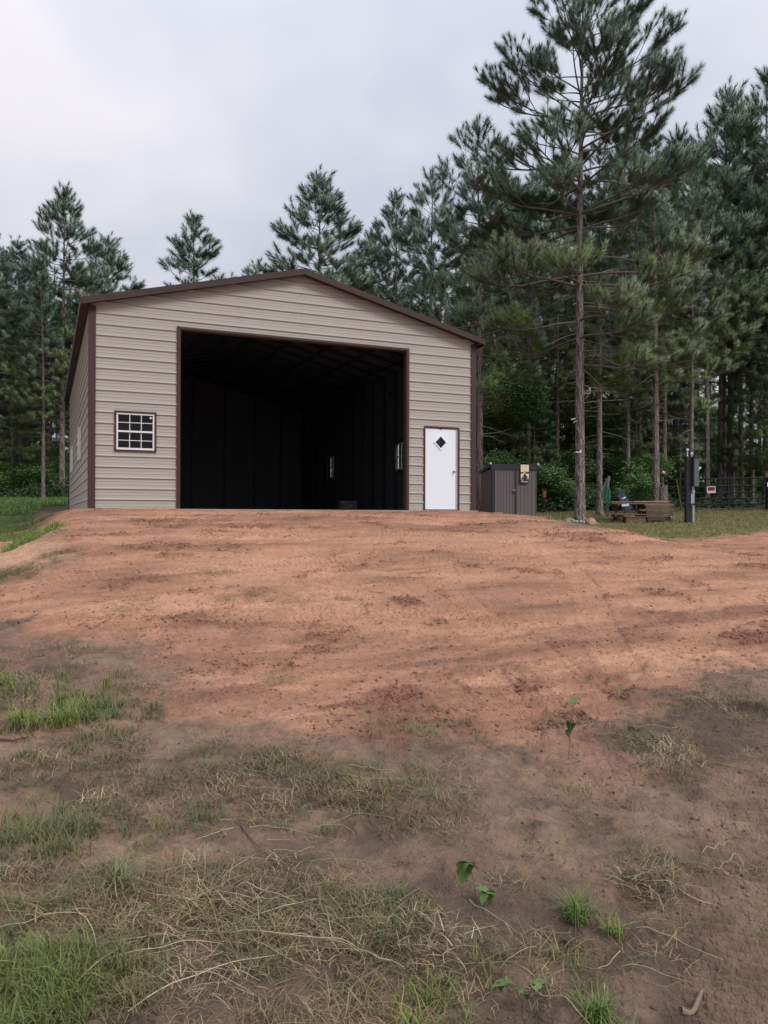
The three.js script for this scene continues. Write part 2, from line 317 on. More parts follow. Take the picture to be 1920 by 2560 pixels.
// lining, posts, rafters and purlins inside
{
  const flat = (y0, y1, span, holes, place) => {
    const pos = [], q = V(), ys = [...new Set([y0, y1, H, ...holes.flatMap((h) => [h[2], h[3]])])].filter((y) => y >= y0 && y <= y1).sort((a, b) => a - b);
    for (let i = 0; i < ys.length - 1; i++) {
      const a = ys[i], b = ys[i + 1], [la, ra] = span(a), [lb, rb] = span(b); let xa = la, xb = lb;
      const quad = (p, r, s, t) => { for (const [u, y] of [[p, a], [r, a], [t, b], [p, a], [t, b], [s, b]]) { place(q, u, y); pos.push(q.x, q.y, q.z); } };
      for (const h of holes.filter((h) => h[2] < b - 1e-6 && h[3] > a + 1e-6)) { quad(xa, h[0], xb, h[0]); xa = xb = h[1]; }
      quad(xa, ra, xb, rb);
    }
    const g = new THREE.BufferGeometry(); g.setAttribute('position', new THREE.Float32BufferAttribute(pos, 3)); g.computeVertexNormals(); return g;
  };
  const hs = [...SIDEWIN].sort((a, b) => a[0] - b[0]);
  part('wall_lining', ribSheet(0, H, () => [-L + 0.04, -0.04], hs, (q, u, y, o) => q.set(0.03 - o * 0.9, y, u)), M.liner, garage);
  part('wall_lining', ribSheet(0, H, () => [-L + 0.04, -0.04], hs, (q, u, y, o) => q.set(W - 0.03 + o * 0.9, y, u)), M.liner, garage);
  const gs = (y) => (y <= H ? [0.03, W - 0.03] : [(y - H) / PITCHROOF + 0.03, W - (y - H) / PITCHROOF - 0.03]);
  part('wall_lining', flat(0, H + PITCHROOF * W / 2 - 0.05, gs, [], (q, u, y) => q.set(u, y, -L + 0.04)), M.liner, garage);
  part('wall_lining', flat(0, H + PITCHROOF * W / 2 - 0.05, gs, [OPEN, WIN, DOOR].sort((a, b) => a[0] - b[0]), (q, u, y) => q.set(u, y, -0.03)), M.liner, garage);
  for (const sd of [0, 1]) {
    const e = sd ? W - 0.03 : 0.03, c = W / 2;
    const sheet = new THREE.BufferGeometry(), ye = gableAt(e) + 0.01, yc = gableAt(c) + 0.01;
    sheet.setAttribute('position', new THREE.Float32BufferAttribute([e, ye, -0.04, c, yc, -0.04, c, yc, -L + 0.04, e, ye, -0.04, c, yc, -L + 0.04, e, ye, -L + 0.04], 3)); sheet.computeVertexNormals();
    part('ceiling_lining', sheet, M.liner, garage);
    for (let k = 1; k < 16; k++) {
      const z = -0.12 - k * 0.9144 * 1.0; if (z < -L + 0.1) break;
      if (sd === 0 || true) part('wall_post', box(0.065, H, 0.065, sd ? W - 0.066 : 0.066, H / 2, z), M.post, garage);
      part('rafter', bar(V(sd ? W - 0.1 : 0.1, gableAt(0.1) - 0.05, z), V(c, gableAt(c) - 0.07, z), 0.065), M.post, garage);
      if (k % 2) part('knee_brace', bar(V(sd ? W - 0.1 : 0.1, H - 0.85, z + 0.002), V(sd ? W - 1.05 : 1.05, gableAt(1.05) - 0.1, z + 0.002), 0.045), M.post, garage);
    }
    for (let k = 0; k < 5; k++) { const s = 0.45 + k * 0.93, x = sd ? W - s : s; part('purlin', box(0.11, 0.035, L - 0.2, x, gableAt(x) - 0.018, -L / 2), M.post, garage); }
  }
  for (const s of [0.9, 2.0, 3.3, 4.57, 5.85, 7.1, 8.2]) part('wall_post', box(0.065, gableAt(s) - 0.1, 0.065, s, (gableAt(s) - 0.1) / 2, -L + 0.08), M.post, garage);
  for (const x of [OPEN[0] - 0.05, OPEN[1] + 0.05, 7.66, 8.74]) part('wall_post', box(0.065, x > 7.5 ? 2.2 : H + 0.3, 0.065, x, x > 7.5 ? 1.1 : (H + 0.3) / 2, -0.075), M.post, garage);
  part('header_beam', box(OPEN[1] - OPEN[0] + 0.2, 0.12, 0.065, (OPEN[0] + OPEN[1]) / 2, OPEN[3] + 0.07, -0.076), M.post, garage);
}
// roof
{
  const oh = 0.17, fo = 0.2, bo = 0.15, sl = Math.hypot(1, PITCHROOF), run = W / 2 + oh;
  for (const sd of [-1, 1]) {
    const n = 16, wz = (L + fo + bo) / n;
    for (let k = 0; k < n; k++) {
      const g = ribSheet(0, 4 * RIB, () => [0, run], [], (q, u, y, o) => { const s = sd < 0 ? -oh + u : W + oh - u, yy = H + 0.035 + PITCHROOF * (u - oh); q.set(s + sd * o * 0.24, yy + o * 0.97, fo - (k + y / (4 * RIB)) * wz); });
      part('roof_sheet', g, M.roofBrown, garage);
    }
    // rake trim at the front, its soffit, the eave trim
    const e = sd < 0 ? -oh : W + oh, c = W / 2, ey = H + 0.05 + PITCHROOF * -oh, cy = H + 0.05 + PITCHROOF * W / 2;
    const prism = (drop0, drop1, z0, z1) => { const sh = new THREE.Shape([[e, ey - drop1], [c, cy - drop1], [c, cy - drop0], [e, ey - drop0]].map((p) => new THREE.Vector2(...p))); return new THREE.ExtrudeGeometry(sh, { depth: z1 - z0, bevelEnabled: false }).translate(0, 0, z0); };
    part('rake_trim', [prism(-0.03, 0.06, fo + 0.002, fo + 0.024), prism(-0.042, -0.03, fo - 0.1, fo + 0.024), prism(0.06, 0.1, fo + 0.002, fo + 0.034)], M.roofBrown, garage);
    part('soffit_trim', prism(0.045, 0.075, 0.024, fo), M.roofBrown, garage);
    part('rake_trim', prism(-0.03, 0.12, -L - bo - 0.02, -L - bo), M.brown, garage);
    part('eave_trim', box(0.03, 0.15, L + fo + bo, e + sd * 0.016, ey - 0.04, -L / 2 + (fo - bo) / 2), M.brown, garage);
    part('soffit_trim', box(oh - 0.03, 0.02, L + fo, (sd < 0 ? -oh / 2 - 0.005 : W + oh / 2 + 0.005), ey - 0.06, -L / 2 + fo / 2 - 0.01), M.brown, garage);
    part('ridge_cap', bar(V(c + sd * 0.15, cy - 0.0375 + 0.035, -L / 2 + 0.04), V(c + sd * 0.002, cy + 0.035, -L / 2 + 0.04), 0.006, L + 0.34), M.brown, garage);
  }
  // corner, opening and base trims
  for (const x of [-0.012, W + 0.012]) {
    const sg = x < 1 ? 1 : -1;
    part('corner_trim', [box(0.13, H + 0.0, 0.014, x + sg * 0.058, H / 2 - 0.06, 0.03), box(0.014, H, 0.13, x - sg * 0.014, H / 2 - 0.06, -0.028)], M.brown, garage);
    part('corner_trim', [box(0.13, H, 0.014, x + sg * 0.058, H / 2 - 0.06, -L - 0.03), box(0.014, H, 0.13, x - sg * 0.014, H / 2 - 0.06, -L + 0.028)], M.brown, garage);
  }
  const [a, b, , t] = OPEN;
  part('opening_trim', [box(0.06, t + 0.12, 0.02, a + 0.015, t / 2 - 0.05, 0.032), box(0.02, t + 0.1, 0.13, a + 0.056, t / 2 - 0.05, -0.044)], M.brown, garage);
  part('opening_trim', [box(0.06, t + 0.12, 0.02, b - 0.015, t / 2 - 0.05, 0.032), box(0.02, t + 0.1, 0.13, b - 0.056, t / 2 - 0.05, -0.044)], M.brown, garage);
  part('opening_trim', [box(b - a - 0.09, 0.05, 0.02, (a + b) / 2, t - 0.02, 0.031), box(b - a - 0.14, 0.02, 0.13, (a + b) / 2, t - 0.056, -0.043)], M.brown, garage);
  // screw heads along the header, one row over each post
  const scr = []; for (const x of [3.1, 4.57, 6.05]) for (let y = 4.06; y < gableAt(x) - 0.12; y += RIB) scr.push(new THREE.SphereGeometry(0.009, 6, 4).translate(x, Math.floor(y / RIB) * RIB + 0.135, 0.004));
  tag(part('screw', scr, M.brown, garage), undefined, null, null, 'stuff'); 
}
// windows: trim, vinyl frame, meeting rail, muntins and twelve panes; (u, y, out) turned by a group
function makeWindow(x, y, z, turn, w, h, trimmed = true) {
  const g = new THREE.Group(); g.name = 'window'; g.position.set(x, y, z); g.rotation.y = turn; garage.add(g);
  const f = 0.032, zf = 0.02;
  if (trimmed) part('window_trim', [box(w + 0.07, 0.04, 0.03, 0, h / 2 + 0.012, 0.018), box(w + 0.07, 0.04, 0.03, 0, -h / 2 - 0.012, 0.018), box(0.04, h - 0.018, 0.03, -w / 2 - 0.012, 0, 0.017), box(0.04, h - 0.018, 0.03, w / 2 + 0.012, 0, 0.017)], M.brown, g);
  part('window_frame', [box(w - 0.02, f, 0.06, 0, h / 2 - 0.008 - f / 2, zf - 0.03), box(w - 0.02, f + 0.01, 0.06, 0, -h / 2 + 0.012 + f / 2, zf - 0.03), box(f, h - 0.1, 0.06, -w / 2 + 0.01 + f / 2, 0, zf - 0.03), box(f, h - 0.1, 0.06, w / 2 - 0.01 - f / 2, 0, zf - 0.03)], M.vinyl, g);
  part('meeting_rail', box(w - 0.085, 0.035, 0.05, 0, 0.0, zf - 0.026), M.vinyl, g);
  const iw = w - 0.085, up = h / 2 - 0.045;
  for (const sgn of [1, -1]) {
    const yc = sgn * (up / 2 + 0.012), zz = sgn > 0 ? 0.004 : -0.016, mus = [];
    for (const k of [-1, 1]) mus.push(box(0.014, up - 0.03, 0.012, k * iw / 6, yc, zz + 0.004));
    mus.push(box(iw, 0.013, 0.01, 0, yc, zz + 0.004));
    part('muntin', mus, M.vinyl, g);
    for (let i = 0; i < 3; i++) for (let j = 0; j < 2; j++) part('pane', new THREE.PlaneGeometry(iw / 3 - 0.012, up / 2 - 0.016).translate((i - 1) * iw / 3, yc + (j ? 1 : -1) * (up / 4 - 0.002), zz - 0.004), M.glass, g);
  }
  return g;
}
{
  const fw = makeWindow((WIN[0] + WIN[1]) / 2, (WIN[2] + WIN[3]) / 2, 0, 0, WIN[1] - WIN[0], WIN[3] - WIN[2]);
  part('sticker', new THREE.CylinderGeometry(0.024, 0.024, 0.002, 20).rotateX(Math.PI / 2).translate(0.31, 0.305, 0.006), mat(lin(0.75, 0.55, 0.55), 0.6), fw);
  for (const [a, b, y0, y1] of SIDEWIN) { makeWindow(-0.05, (y0 + y1) / 2, (a + b) / 2, -Math.PI / 2, b - a, y1 - y0, false); makeWindow(W + 0.004, (y0 + y1) / 2, (a + b) / 2, Math.PI / 2, b - a, y1 - y0).scale.z = 0.4; }
  for (const [a, b, y0, y1] of SIDEWIN) part('window_casing', [box(0.05, 0.06, b - a + 0.16, W - 0.05, y1 + 0.045, (a + b) / 2), box(0.05, 0.06, b - a + 0.16, W - 0.05, y0 - 0.045, (a + b) / 2)], M.post, garage);
}
// the side door
{
  const [a, b, , t] = DOOR, d = new THREE.Group(); d.name = 'door'; d.position.set((a + b) / 2, 0, 0); garage.add(d);
  const w = b - a;
  part('door_trim', [box(0.035, t + 0.1, 0.03, -w / 2 - 0.002, t / 2 - 0.05, 0.02), box(0.05, t + 0.1, 0.03, w / 2 + 0.006, t / 2 - 0.05, 0.02), box(w - 0.03, 0.045, 0.03, 0, t - 0.012, 0.0202)], M.brown, d);
  part('door_jamb', [box(0.035, t - 0.03, 0.08, w / 2 - 0.037, t / 2 - 0.01, -0.02)], mat(lin(0.45, 0.46, 0.48), 0.5), d);
  // the leaf has a diamond hole
  const lw = w - 0.085, lh = t - 0.075, sh = new THREE.Shape([[-lw / 2, 0], [lw / 2, 0], [lw / 2, lh], [-lw / 2, lh]].map((p) => new THREE.Vector2(...p))), cy = 1.66, R = 0.165;
  const dia = (r) => [[0, cy - r], [r, cy], [0, cy + r], [-r, cy]].map((p) => new THREE.Vector2(...p));
  sh.holes.push(new THREE.Path(dia(R)));
  const off = -0.026;
  part('door_leaf', new THREE.ExtrudeGeometry(sh, { depth: 0.04, bevelEnabled: true, bevelSize: 0.002, bevelThickness: 0.002, bevelSegments: 1 }).translate(off, 0.03, -0.03), M.white, d);
  const fr = new THREE.Shape(dia(R + 0.03)); fr.holes.push(new THREE.Path(dia(R - 0.012)));
  part('diamond_frame', new THREE.ExtrudeGeometry(fr, { depth: 0.014, bevelEnabled: true, bevelSize: 0.004, bevelThickness: 0.004, bevelSegments: 2 }).translate(off, 0.03, 0.014), M.white, d);
  part('diamond_pane', new THREE.ShapeGeometry(new THREE.Shape(dia(R))).translate(off, 0.03, -0.008), M.glass, d);
  part('door_bar', box(0.03, 0.34, 0.03, off - 0.01, cy + 0.03, -0.06), M.post, d);
  const kn = [new THREE.CylinderGeometry(0.032, 0.034, 0.012, 16).rotateX(Math.PI / 2), new THREE.CylinderGeometry(0.013, 0.013, 0.04, 10).rotateX(Math.PI / 2).translate(0, 0, 0.02), new THREE.SphereGeometry(0.03, 14, 10).translate(0, 0, 0.05)].map((g) => g.translate(lw / 2 - 0.05 + off, 0.98, 0.016));
  part('door_knob', kn, M.chrome, d);
  part('door_sill', box(w - 0.06, 0.025, 0.1, 0, 0.0125, -0.006), M.steel, d);
  part('door_stop', box(0.045, 0.012, 0.02, off, t - 0.05, 0.02), M.black, d);
}
{ // stack of blocks on the garage floor by the right wall
  const p = fromB(7.6, -5.0), g = thing('block_pallet', 'small pallet of grey stone blocks standing inside the dark garage', 'pallet', [p[0], SLAB, p[1]], YAW), r = rngOf(8); g.scale.set(0.55, 0.9, 0.6);
  const bm = [0.13, 0.18, 0.1].map((v) => mat(lin(v, v, v * 1.02), 0.9));
  part('pallet_base', [box(0.95, 0.02, 0.6, 0, 0.09, 0), ...[-0.42, 0, 0.42].map((x) => box(0.08, 0.08, 0.6, x, 0.04, 0))], mat(lin(0.14, 0.1, 0.07)), g);
  for (let j = 0; j < 3; j++) for (let i = 0; i < 4; i++) part('block', box(0.215 + r() * 0.015, 0.076, 0.5, -0.345 + i * 0.23 + (j % 2 ? 0.03 : -0.02), 0.14 + j * 0.08, (r() - 0.5) * 0.03, 0.01), bm[Math.floor(r() * 3)], g);
}

// ---------- trees ----------
const BARKN = tileNoise(256, 512, [6, 5], 4, 21), BARKF = tileNoise(256, 512, [16, 12], 3, 77);
const plates = (i) => { const a = BARKN[i], f = BARKF[i]; return clamp(1 - Math.abs(a - 0.5) * 9) * 0.75 + (f < 0.4 ? 0.3 : 0); };     // 1 in the furrows between plates
const barkTex = dataTex(256, 512, (i) => { const p = plates(i), f = BARKF[i], n = BARKN[i]; const l = mix(0.5, 0.74, f) * (1 - 0.5 * p); const m = clamp((n - 0.5) * 5); return [l * mix(0.96, 1.06, m), l * mix(0.9, 0.87, m), l * mix(0.86, 0.82, m)]; }, true);
const barkBump = dataTex(256, 512, (i) => { const v = 0.85 - 0.7 * plates(i) + 0.25 * (BARKF[i] - 0.5); return [v, v, v]; });
const barkMat = new THREE.MeshStandardMaterial({ map: barkTex, color: lin(0.86, 0.84, 0.86), bumpMap: barkBump, bumpScale: 0.03, roughness: 0.95 });
const limbMat = mat(lin(0.115, 0.093, 0.08), 0.95), deadMat = mat(lin(0.2, 0.185, 0.17), 0.95);
const needleMat = new THREE.MeshPhysicalMaterial({ color: lin(1, 1, 1), roughness: 0.6, side: THREE.DoubleSide, transmission: 0.3, thickness: 0 });
class Tubes {                    // many tapered tubes in one mesh
  constructor() { this.p = []; this.n = []; this.t = []; this.i = []; }
  add(pts, r0, r1, sides, uvScale = 1) {
    const N = pts.length, base = this.p.length / 3, T = V(), A = V(), B = V(); let len = 0;
    A.set(0.31, 0.2, 0.93);
    for (let k = 0; k < N; k++) {
      T.copy(pts[Math.min(k + 1, N - 1)]).sub(pts[Math.max(k - 1, 0)]).normalize(); A.addScaledVector(T, -A.dot(T)).normalize(); B.crossVectors(T, A);
      if (k) len += pts[k].distanceTo(pts[k - 1]);
      const r = Array.isArray(r0) ? r0[k] : mix(r0, r1, k / (N - 1));
      for (let s = 0; s <= sides; s++) { const a = s / sides * 2 * Math.PI, c = Math.cos(a), q = Math.sin(a), nx = A.x * c + B.x * q, ny = A.y * c + B.y * q, nz = A.z * c + B.z * q; this.p.push(pts[k].x + nx * r, pts[k].y + ny * r, pts[k].z + nz * r); this.n.push(nx, ny, nz); this.t.push(s / sides * uvScale, len / 1.4); }
    }
    for (let k = 0; k < N - 1; k++) for (let s = 0; s < sides; s++) { const a = base + k * (sides + 1) + s, b = a + sides + 1; this.i.push(a, a + 1, b, a + 1, b + 1, b); }
  }
  geometry() { const g = new THREE.BufferGeometry(); g.setAttribute('position', new THREE.Float32BufferAttribute(this.p, 3)); g.setAttribute('normal', new THREE.Float32BufferAttribute(this.n, 3)); g.setAttribute('uv', new THREE.Float32BufferAttribute(this.t, 2)); g.setIndex(this.i); return g; }
}
// a shoot with needles all round it, along +y
function tuft(n, len, needle, width, seed) {
  const r = rngOf(seed), p = [], nn = [];
  for (let i = 0; i < n; i++) {
    const k = Math.pow(i / n, 0.8), y = len * k, a = i * 2.39996 + r() * 0.8, lift = mix(0.0, 1.25, Math.pow(k, 1.3)) + (r() - 0.5) * 0.6, ll = needle * (0.8 + 0.4 * r());
    const cx = Math.cos(a), cz = Math.sin(a), c = Math.cos(lift), s = Math.sin(lift), droop = 0.12 * (1 - k);
    const tx = cx * c * ll, ty = y + s * ll - droop * ll, tz = cz * c * ll, wx = -cz * width / 2, wz = cx * width / 2;
    p.push(-wx, y, -wz, wx, y, wz, tx, ty, tz);
    const ny = c, nh = -s * 0.5 + 0.5; for (let q = 0; q < 3; q++) nn.push(cx * nh, ny, cz * nh);
  }
  const g = new THREE.BufferGeometry(); g.setAttribute('position', new THREE.Float32BufferAttribute(p, 3)); g.setAttribute('normal', new THREE.Float32BufferAttribute(nn, 3)); return g;
}
const TUFT = { near: tuft(120, 0.13, 0.165, 0.0075, 3), far: tuft(58, 0.13, 0.175, 0.014, 4), wide: tuft(32, 0.14, 0.2, 0.028, 5) };
function scatter(name, geo, material, mats, cols, parent) {
  const m = new THREE.InstancedMesh(geo, material, mats.length), c = new THREE.Color();
  mats.forEach((q, i) => { m.setMatrixAt(i, q); c.setRGB(...cols[i]); m.setColorAt(i, c); });
  m.name = parent === scene ? numbered(name) : name; m.castShadow = m.receiveShadow = true; m.userData.kind = 'stuff'; parent.add(m); return m;
}
const UP3 = V(0, 1, 0);
function pine(o) {
  const r = rngOf(o.seed), g = new THREE.Group(), trunk = new Tubes(), limbs = new Tubes(), dead = new Tubes(), mats = [], cols = [];
  const { height: HT, base: CB, r0, R } = o, rnd = (a, b) => a + (b - a) * r();
  const lx = o.lean?.[0] ?? 0, lz = o.lean?.[1] ?? 0, w1 = rnd(0, 6), w2 = rnd(0, 6);
  const spine = (y) => { const k = y / HT; return V(lx * k * k + 0.05 * Math.sin(k * 5 + w1) * k, y, lz * k * k + 0.05 * Math.sin(k * 4 + w2) * k); };
  const rad = (y) => { const k = y / HT; return r0 * (Math.pow(1 - k, 0.85) * 0.93 + 0.012) + r0 * 0.38 * Math.exp(-Math.max(y, -0.2) * 3.4); };
  { const pts = [], rs = [], n = o.detail ? 90 : 26; for (let k = 0; k <= n; k++) { const y = -0.35 + (HT + 0.35) * Math.pow(k / n, 1.15); pts.push(spine(y)); rs.push(rad(y) * (1 + (o.detail ? 0.045 : 0.02) * Math.sin(y * 9 + w1) * Math.sin(y * 3.1))); } trunk.add(pts, rs, 0, o.detail ? 16 : 8, Math.max(1, Math.round(2 * Math.PI * r0 / 0.55))); }
  const Q = new THREE.Quaternion(), S = V(), X = new THREE.Matrix4();
  const put = (p, d, size, ybase, fresh) => {
    Q.setFromUnitVectors(UP3, d); S.setScalar(size * rnd(0.85, 1.2)); X.compose(p, Q, S); mats.push(X.clone());
    const v = rnd(0.75, 1.2), low = clamp(1.2 - (ybase - CB) / (HT - CB) * 2.2), y = clamp(low * 0.75 + fresh);
    cols.push([mix(0.115, 0.16, y) * v, mix(0.19, 0.22, y) * v, mix(0.105, 0.058, y) * v]);
    if (r() < 0.006) cols[cols.length - 1] = [0.16, 0.075, 0.04];
  };
  const twig = (p0, dir, len, yb, lvl, rr, fresh) => {
    const pts = [p0.clone()], n = lvl ? 2 : 3, d = dir.clone(); let p = p0.clone();
    for (let k = 0; k < n; k++) { d.y += (0.42 / n) * (1 - (o.droop ?? 0) * 0.6); d.normalize(); p = p.clone().addScaledVector(d, len / n); pts.push(p); }
    limbs.add(pts, rr, rr * 0.6, 3);
    const step = o.step ?? 0.2, cnt = Math.max(1, Math.round(Math.min(len * 0.72, 0.75) / step));
    for (let k = 0; k < cnt; k++) { const f = 1 - k * step / len, q = f * n, i = Math.min(n - 1, Math.max(0, Math.floor(q))), pp = pts[i].clone().lerp(pts[i + 1], clamp(q - i)); const dd = d.clone(); if (k) { dd.x += rnd(-0.5, 0.5); dd.y += rnd(0, 0.45); dd.z += rnd(-0.5, 0.5); dd.normalize(); } put(pp, dd, o.tuft * (k ? 0.92 : 1.08), yb, fresh); }
    if (lvl === 0 && len > 0.5) for (let k = 0; k < (len > 0.85 ? 3 : 2); k++) { const f = rnd(0.35, 0.85), q = f * n, i = Math.floor(q), pp = pts[i].clone().lerp(pts[i + 1], q - i), dd = d.clone(); dd.x += rnd(-0.9, 0.9); dd.z += rnd(-0.9, 0.9); dd.y += rnd(-0.1, 0.4); twig(pp, dd.normalize(), len * rnd(0.3, 0.45), yb, 1, rr * 0.7, fresh); }
  };
  const CL = HT - CB;
  let y = CB, az0 = rnd(0, 6);
  while (y < HT - 0.12) {
    const u = (HT - y) / CL, k = 1 - u, n = Math.round(rnd(o.n?.[0] ?? 4, o.n?.[1] ?? 6)); az0 += rnd(0.5, 1.2);
    const prof = R * (1 - Math.pow(1 - Math.min(1, u * 1.02), o.power ?? 2.2)) * (u > 0.8 ? mix(1, 0.82, (u - 0.8) / 0.2) : 1);
    for (let b = 0; b < n; b++) {
      const az = az0 + b / n * 2 * Math.PI + rnd(-0.4, 0.4), gap = r() < (o.gap ?? 0) + (u > 0.5 ? (o.lowGap ?? 0) * sstep(0.5, 0.7, u) : 0); if (gap) continue;
      const len = Math.max(0.3, prof * rnd(0.55, 1.18)), el = mix(o.low ?? -0.12, o.high ?? 0.85, Math.pow(k, o.rise ?? 1.6)) + rnd(-0.15, 0.15), f0 = o.bareIn ?? 0.4;
      const fresh = u > 0.75 ? rnd(0, 0.5) : rnd(-0.2, 0.12);
      const pts = [], m = 6; let p = spine(y + rnd(-0.12, 0.12)); let e = el;
      pts.push(p.clone());
      const bend = rnd(-0.12, 0.12);
      for (let q = 0; q < m; q++) { const a2 = az + bend * q, d = V(Math.cos(a2) * Math.cos(e), Math.sin(e), Math.sin(a2) * Math.cos(e)); p = p.clone().addScaledVector(d, len / m); pts.push(p.clone()); e += mix(o.curl ?? 0.1, 0.07, k) * (q > 1 ? 1 : -0.5); }
      const br = Math.min(rad(y) * 0.55, 0.011 + 0.0105 * len); limbs.add(pts, br, br * 0.32, 4);
      const tip = pts[m].clone().sub(pts[m - 1]).normalize(); put(pts[m], tip, o.tuft * 1.1, y, fresh); put(pts[m].clone().addScaledVector(tip, -0.2), tip, o.tuft, y, fresh);
      const every = o.every ?? 0.27, tw = Math.max(1, Math.round(len * (1 - f0) / every));
      for (let q = 0; q < tw; q++) {
        const f = f0 + (1 - f0) * (q + rnd(0.2, 0.8)) / tw, i = Math.min(m - 1, Math.floor(f * m)), pp = pts[i].clone().lerp(pts[i + 1], f * m - i), d = pts[i + 1].clone().sub(pts[i]).normalize();
        const side = V(-d.z, 0, d.x).normalize().multiplyScalar((q % 2 ? 1 : -1) * rnd(0.5, 1.1)); const dd = d.clone().add(side); dd.y += rnd(-0.05, 0.4) - (o.droop ?? 0) * 0.3;
        twig(pp, dd.normalize(), clamp(len * (1 - f) * 0.55 + rnd(0.18, 0.38), 0.2, 1.3), y, 0, br * 0.42 + 0.002, fresh);
      }
    }
    y += (o.whorl ?? 0.5) * mix(1, 0.62, k) * rnd(0.75, 1.25);
  }
  // leader
  { const t = spine(HT); for (let q = 0; q < 3; q++) put(t.clone().setY(HT - q * 0.17), V(rnd(-0.1, 0.1), 1, rnd(-0.1, 0.1)).normalize(), o.tuft, HT, 0); }
  // bare dead branches under the crown and inside it
  for (let q = 0; q < (o.dead ?? 26); q++) {
    const yy = mix(o.deadFrom ?? CB * 0.3, CB + CL * 0.45, Math.pow(r(), 0.8)), az = rnd(0, 6.3), len = rnd(0.25, 1) * (o.deadLen ?? 1.4) * (yy < CB * 0.6 ? 0.55 : 1), pts = []; let p = spine(yy), e = rnd(-0.35, 0.25); pts.push(p.clone());
    for (let k = 0; k < 4; k++) { const a2 = az + rnd(-0.25, 0.25); p = p.clone().add(V(Math.cos(a2) * Math.cos(e), Math.sin(e), Math.sin(a2) * Math.cos(e)).multiplyScalar(len / 4)); pts.push(p.clone()); e += rnd(-0.18, 0.12); }
    dead.add(pts, 0.008 + 0.006 * len, 0.003, 4);
    if (len > 0.6) for (let k = 0; k < 3; k++) { const s = pts[1 + k].clone(), a2 = az + (k % 2 ? 0.8 : -0.8), l2 = len * rnd(0.2, 0.4); dead.add([s, s.clone().add(V(Math.cos(a2) * l2, rnd(-0.2, 0.15) * l2, Math.sin(a2) * l2))], 0.005, 0.002, 3); }
  }
  for (let q = 0; q < (o.detail ? 34 : 16); q++) { const yy = mix(0.8, CB + 2, r()), az = rnd(0, 6.3), c = spine(yy), d = V(Math.cos(az), rnd(-0.1, 0.3), Math.sin(az)), r1 = rad(yy), l2 = rnd(0.03, 0.14); dead.add([c.clone().addScaledVector(d, r1 * 0.8), c.clone().addScaledVector(d, r1 + l2 * 0.5), c.clone().addScaledVector(d, r1 + l2)], rnd(0.012, 0.024), 0.006, 5); }
  part('trunk', trunk.geometry(), barkMat, g); part('branches', limbs.geometry(), limbMat, g).userData.kind = 'stuff';
  if (dead.i.length) part('dead_branches', dead.geometry(), deadMat, g).userData.kind = 'stuff';
  scatter('crown', TUFT[o.lod ?? 'far'], needleMat, mats, cols, g);
  g.userData.height = HT; return g;
}
// kinds: the tall open-grown pine, spires with full tops, slim forest pines with high crowns, coarse far ones
const KIND = {
  big: pine({ seed: 11, height: 18.4, base: 5.0, r0: 0.188, R: 3.9, power: 3.6, tuft: 1.22, lod: 'near', whorl: 0.56, n: [4, 6], every: 0.26, bareIn: 0.42, gap: 0.17, low: -0.22, high: 0.8, rise: 1.05, curl: 0.15, lowGap: 0.42, dead: 46, deadFrom: 3.0, deadLen: 1.9, detail: true, lean: [0.05, 0] }),
  spire: pine({ seed: 22, height: 16, base: 5.2, r0: 0.16, R: 2.55, power: 2.5, tuft: 1.3, whorl: 0.46, every: 0.3, bareIn: 0.36, dead: 44, gap: 0.16 }),
  open: pine({ seed: 37, height: 15, base: 4.6, r0: 0.15, R: 2.7, power: 2.5, tuft: 1.3, whorl: 0.62, n: [3, 5], every: 0.32, bareIn: 0.42, dead: 50, deadLen: 1.9, gap: 0.16, lean: [0.25, 0.1] }),
  slim: pine({ seed: 41, height: 16, base: 5.6, r0: 0.14, R: 1.65, power: 2.4, tuft: 1.12, whorl: 0.56, every: 0.38, bareIn: 0.4, dead: 50, deadLen: 1.6, gap: 0.08, lean: [-0.25, 0.1] }),
  tall: pine({ seed: 53, height: 17, base: 6.4, r0: 0.15, R: 1.8, power: 2.6, tuft: 1.12, whorl: 0.6, every: 0.38, bareIn: 0.42, dead: 60, deadLen: 1.7, deadFrom: 2, gap: 0.1, lean: [0.3, -0.1] }),
  low: pine({ seed: 67, height: 13, base: 2.6, r0: 0.12, R: 2.3, power: 1.6, tuft: 1.3, whorl: 0.6, every: 0.34, bareIn: 0.3, dead: 20, gap: 0.1, droop: 0.4 }),
  tall2: pine({ seed: 83, height: 16.5, base: 6.8, r0: 0.14, R: 1.8, power: 2.2, tuft: 1.12, whorl: 0.62, every: 0.38, bareIn: 0.42, dead: 56, deadLen: 1.5, deadFrom: 2, gap: 0.16, lean: [-0.3, 0.2] }),
  slim2: pine({ seed: 97, height: 15, base: 6.0, r0: 0.12, R: 1.5, power: 2.0, tuft: 1.1, whorl: 0.5, every: 0.3, bareIn: 0.3, dead: 50, deadLen: 1.3, gap: 0.14, lean: [0.2, 0.2] }),
  spire2: pine({ seed: 131, height: 15.5, base: 4.8, r0: 0.15, R: 2.6, power: 2.1, tuft: 1.3, whorl: 0.55, n: [3, 5], every: 0.28, bareIn: 0.36, dead: 40, gap: 0.14, low: 0.0, high: 1.0 }),
};
const treeRng = rngOf(99);
function plantPine(kind, x, z, height, turn, label, group, name = 'pine_tree', fat = 1) {
  const src = KIND[kind], g = src.clone(); g.name = numbered(name); scene.add(g); const k = height / src.userData.height;
  g.userData = {}; tag(g, label, 'pine tree', group); g.position.set(x, terrain(x, z), z); g.rotation.y = turn; const wide = fat * (0.92 + 0.2 * hash2(Math.round(x * 50), Math.round(z * 50))); g.scale.set(k * wide, k, k * wide); return g;
}
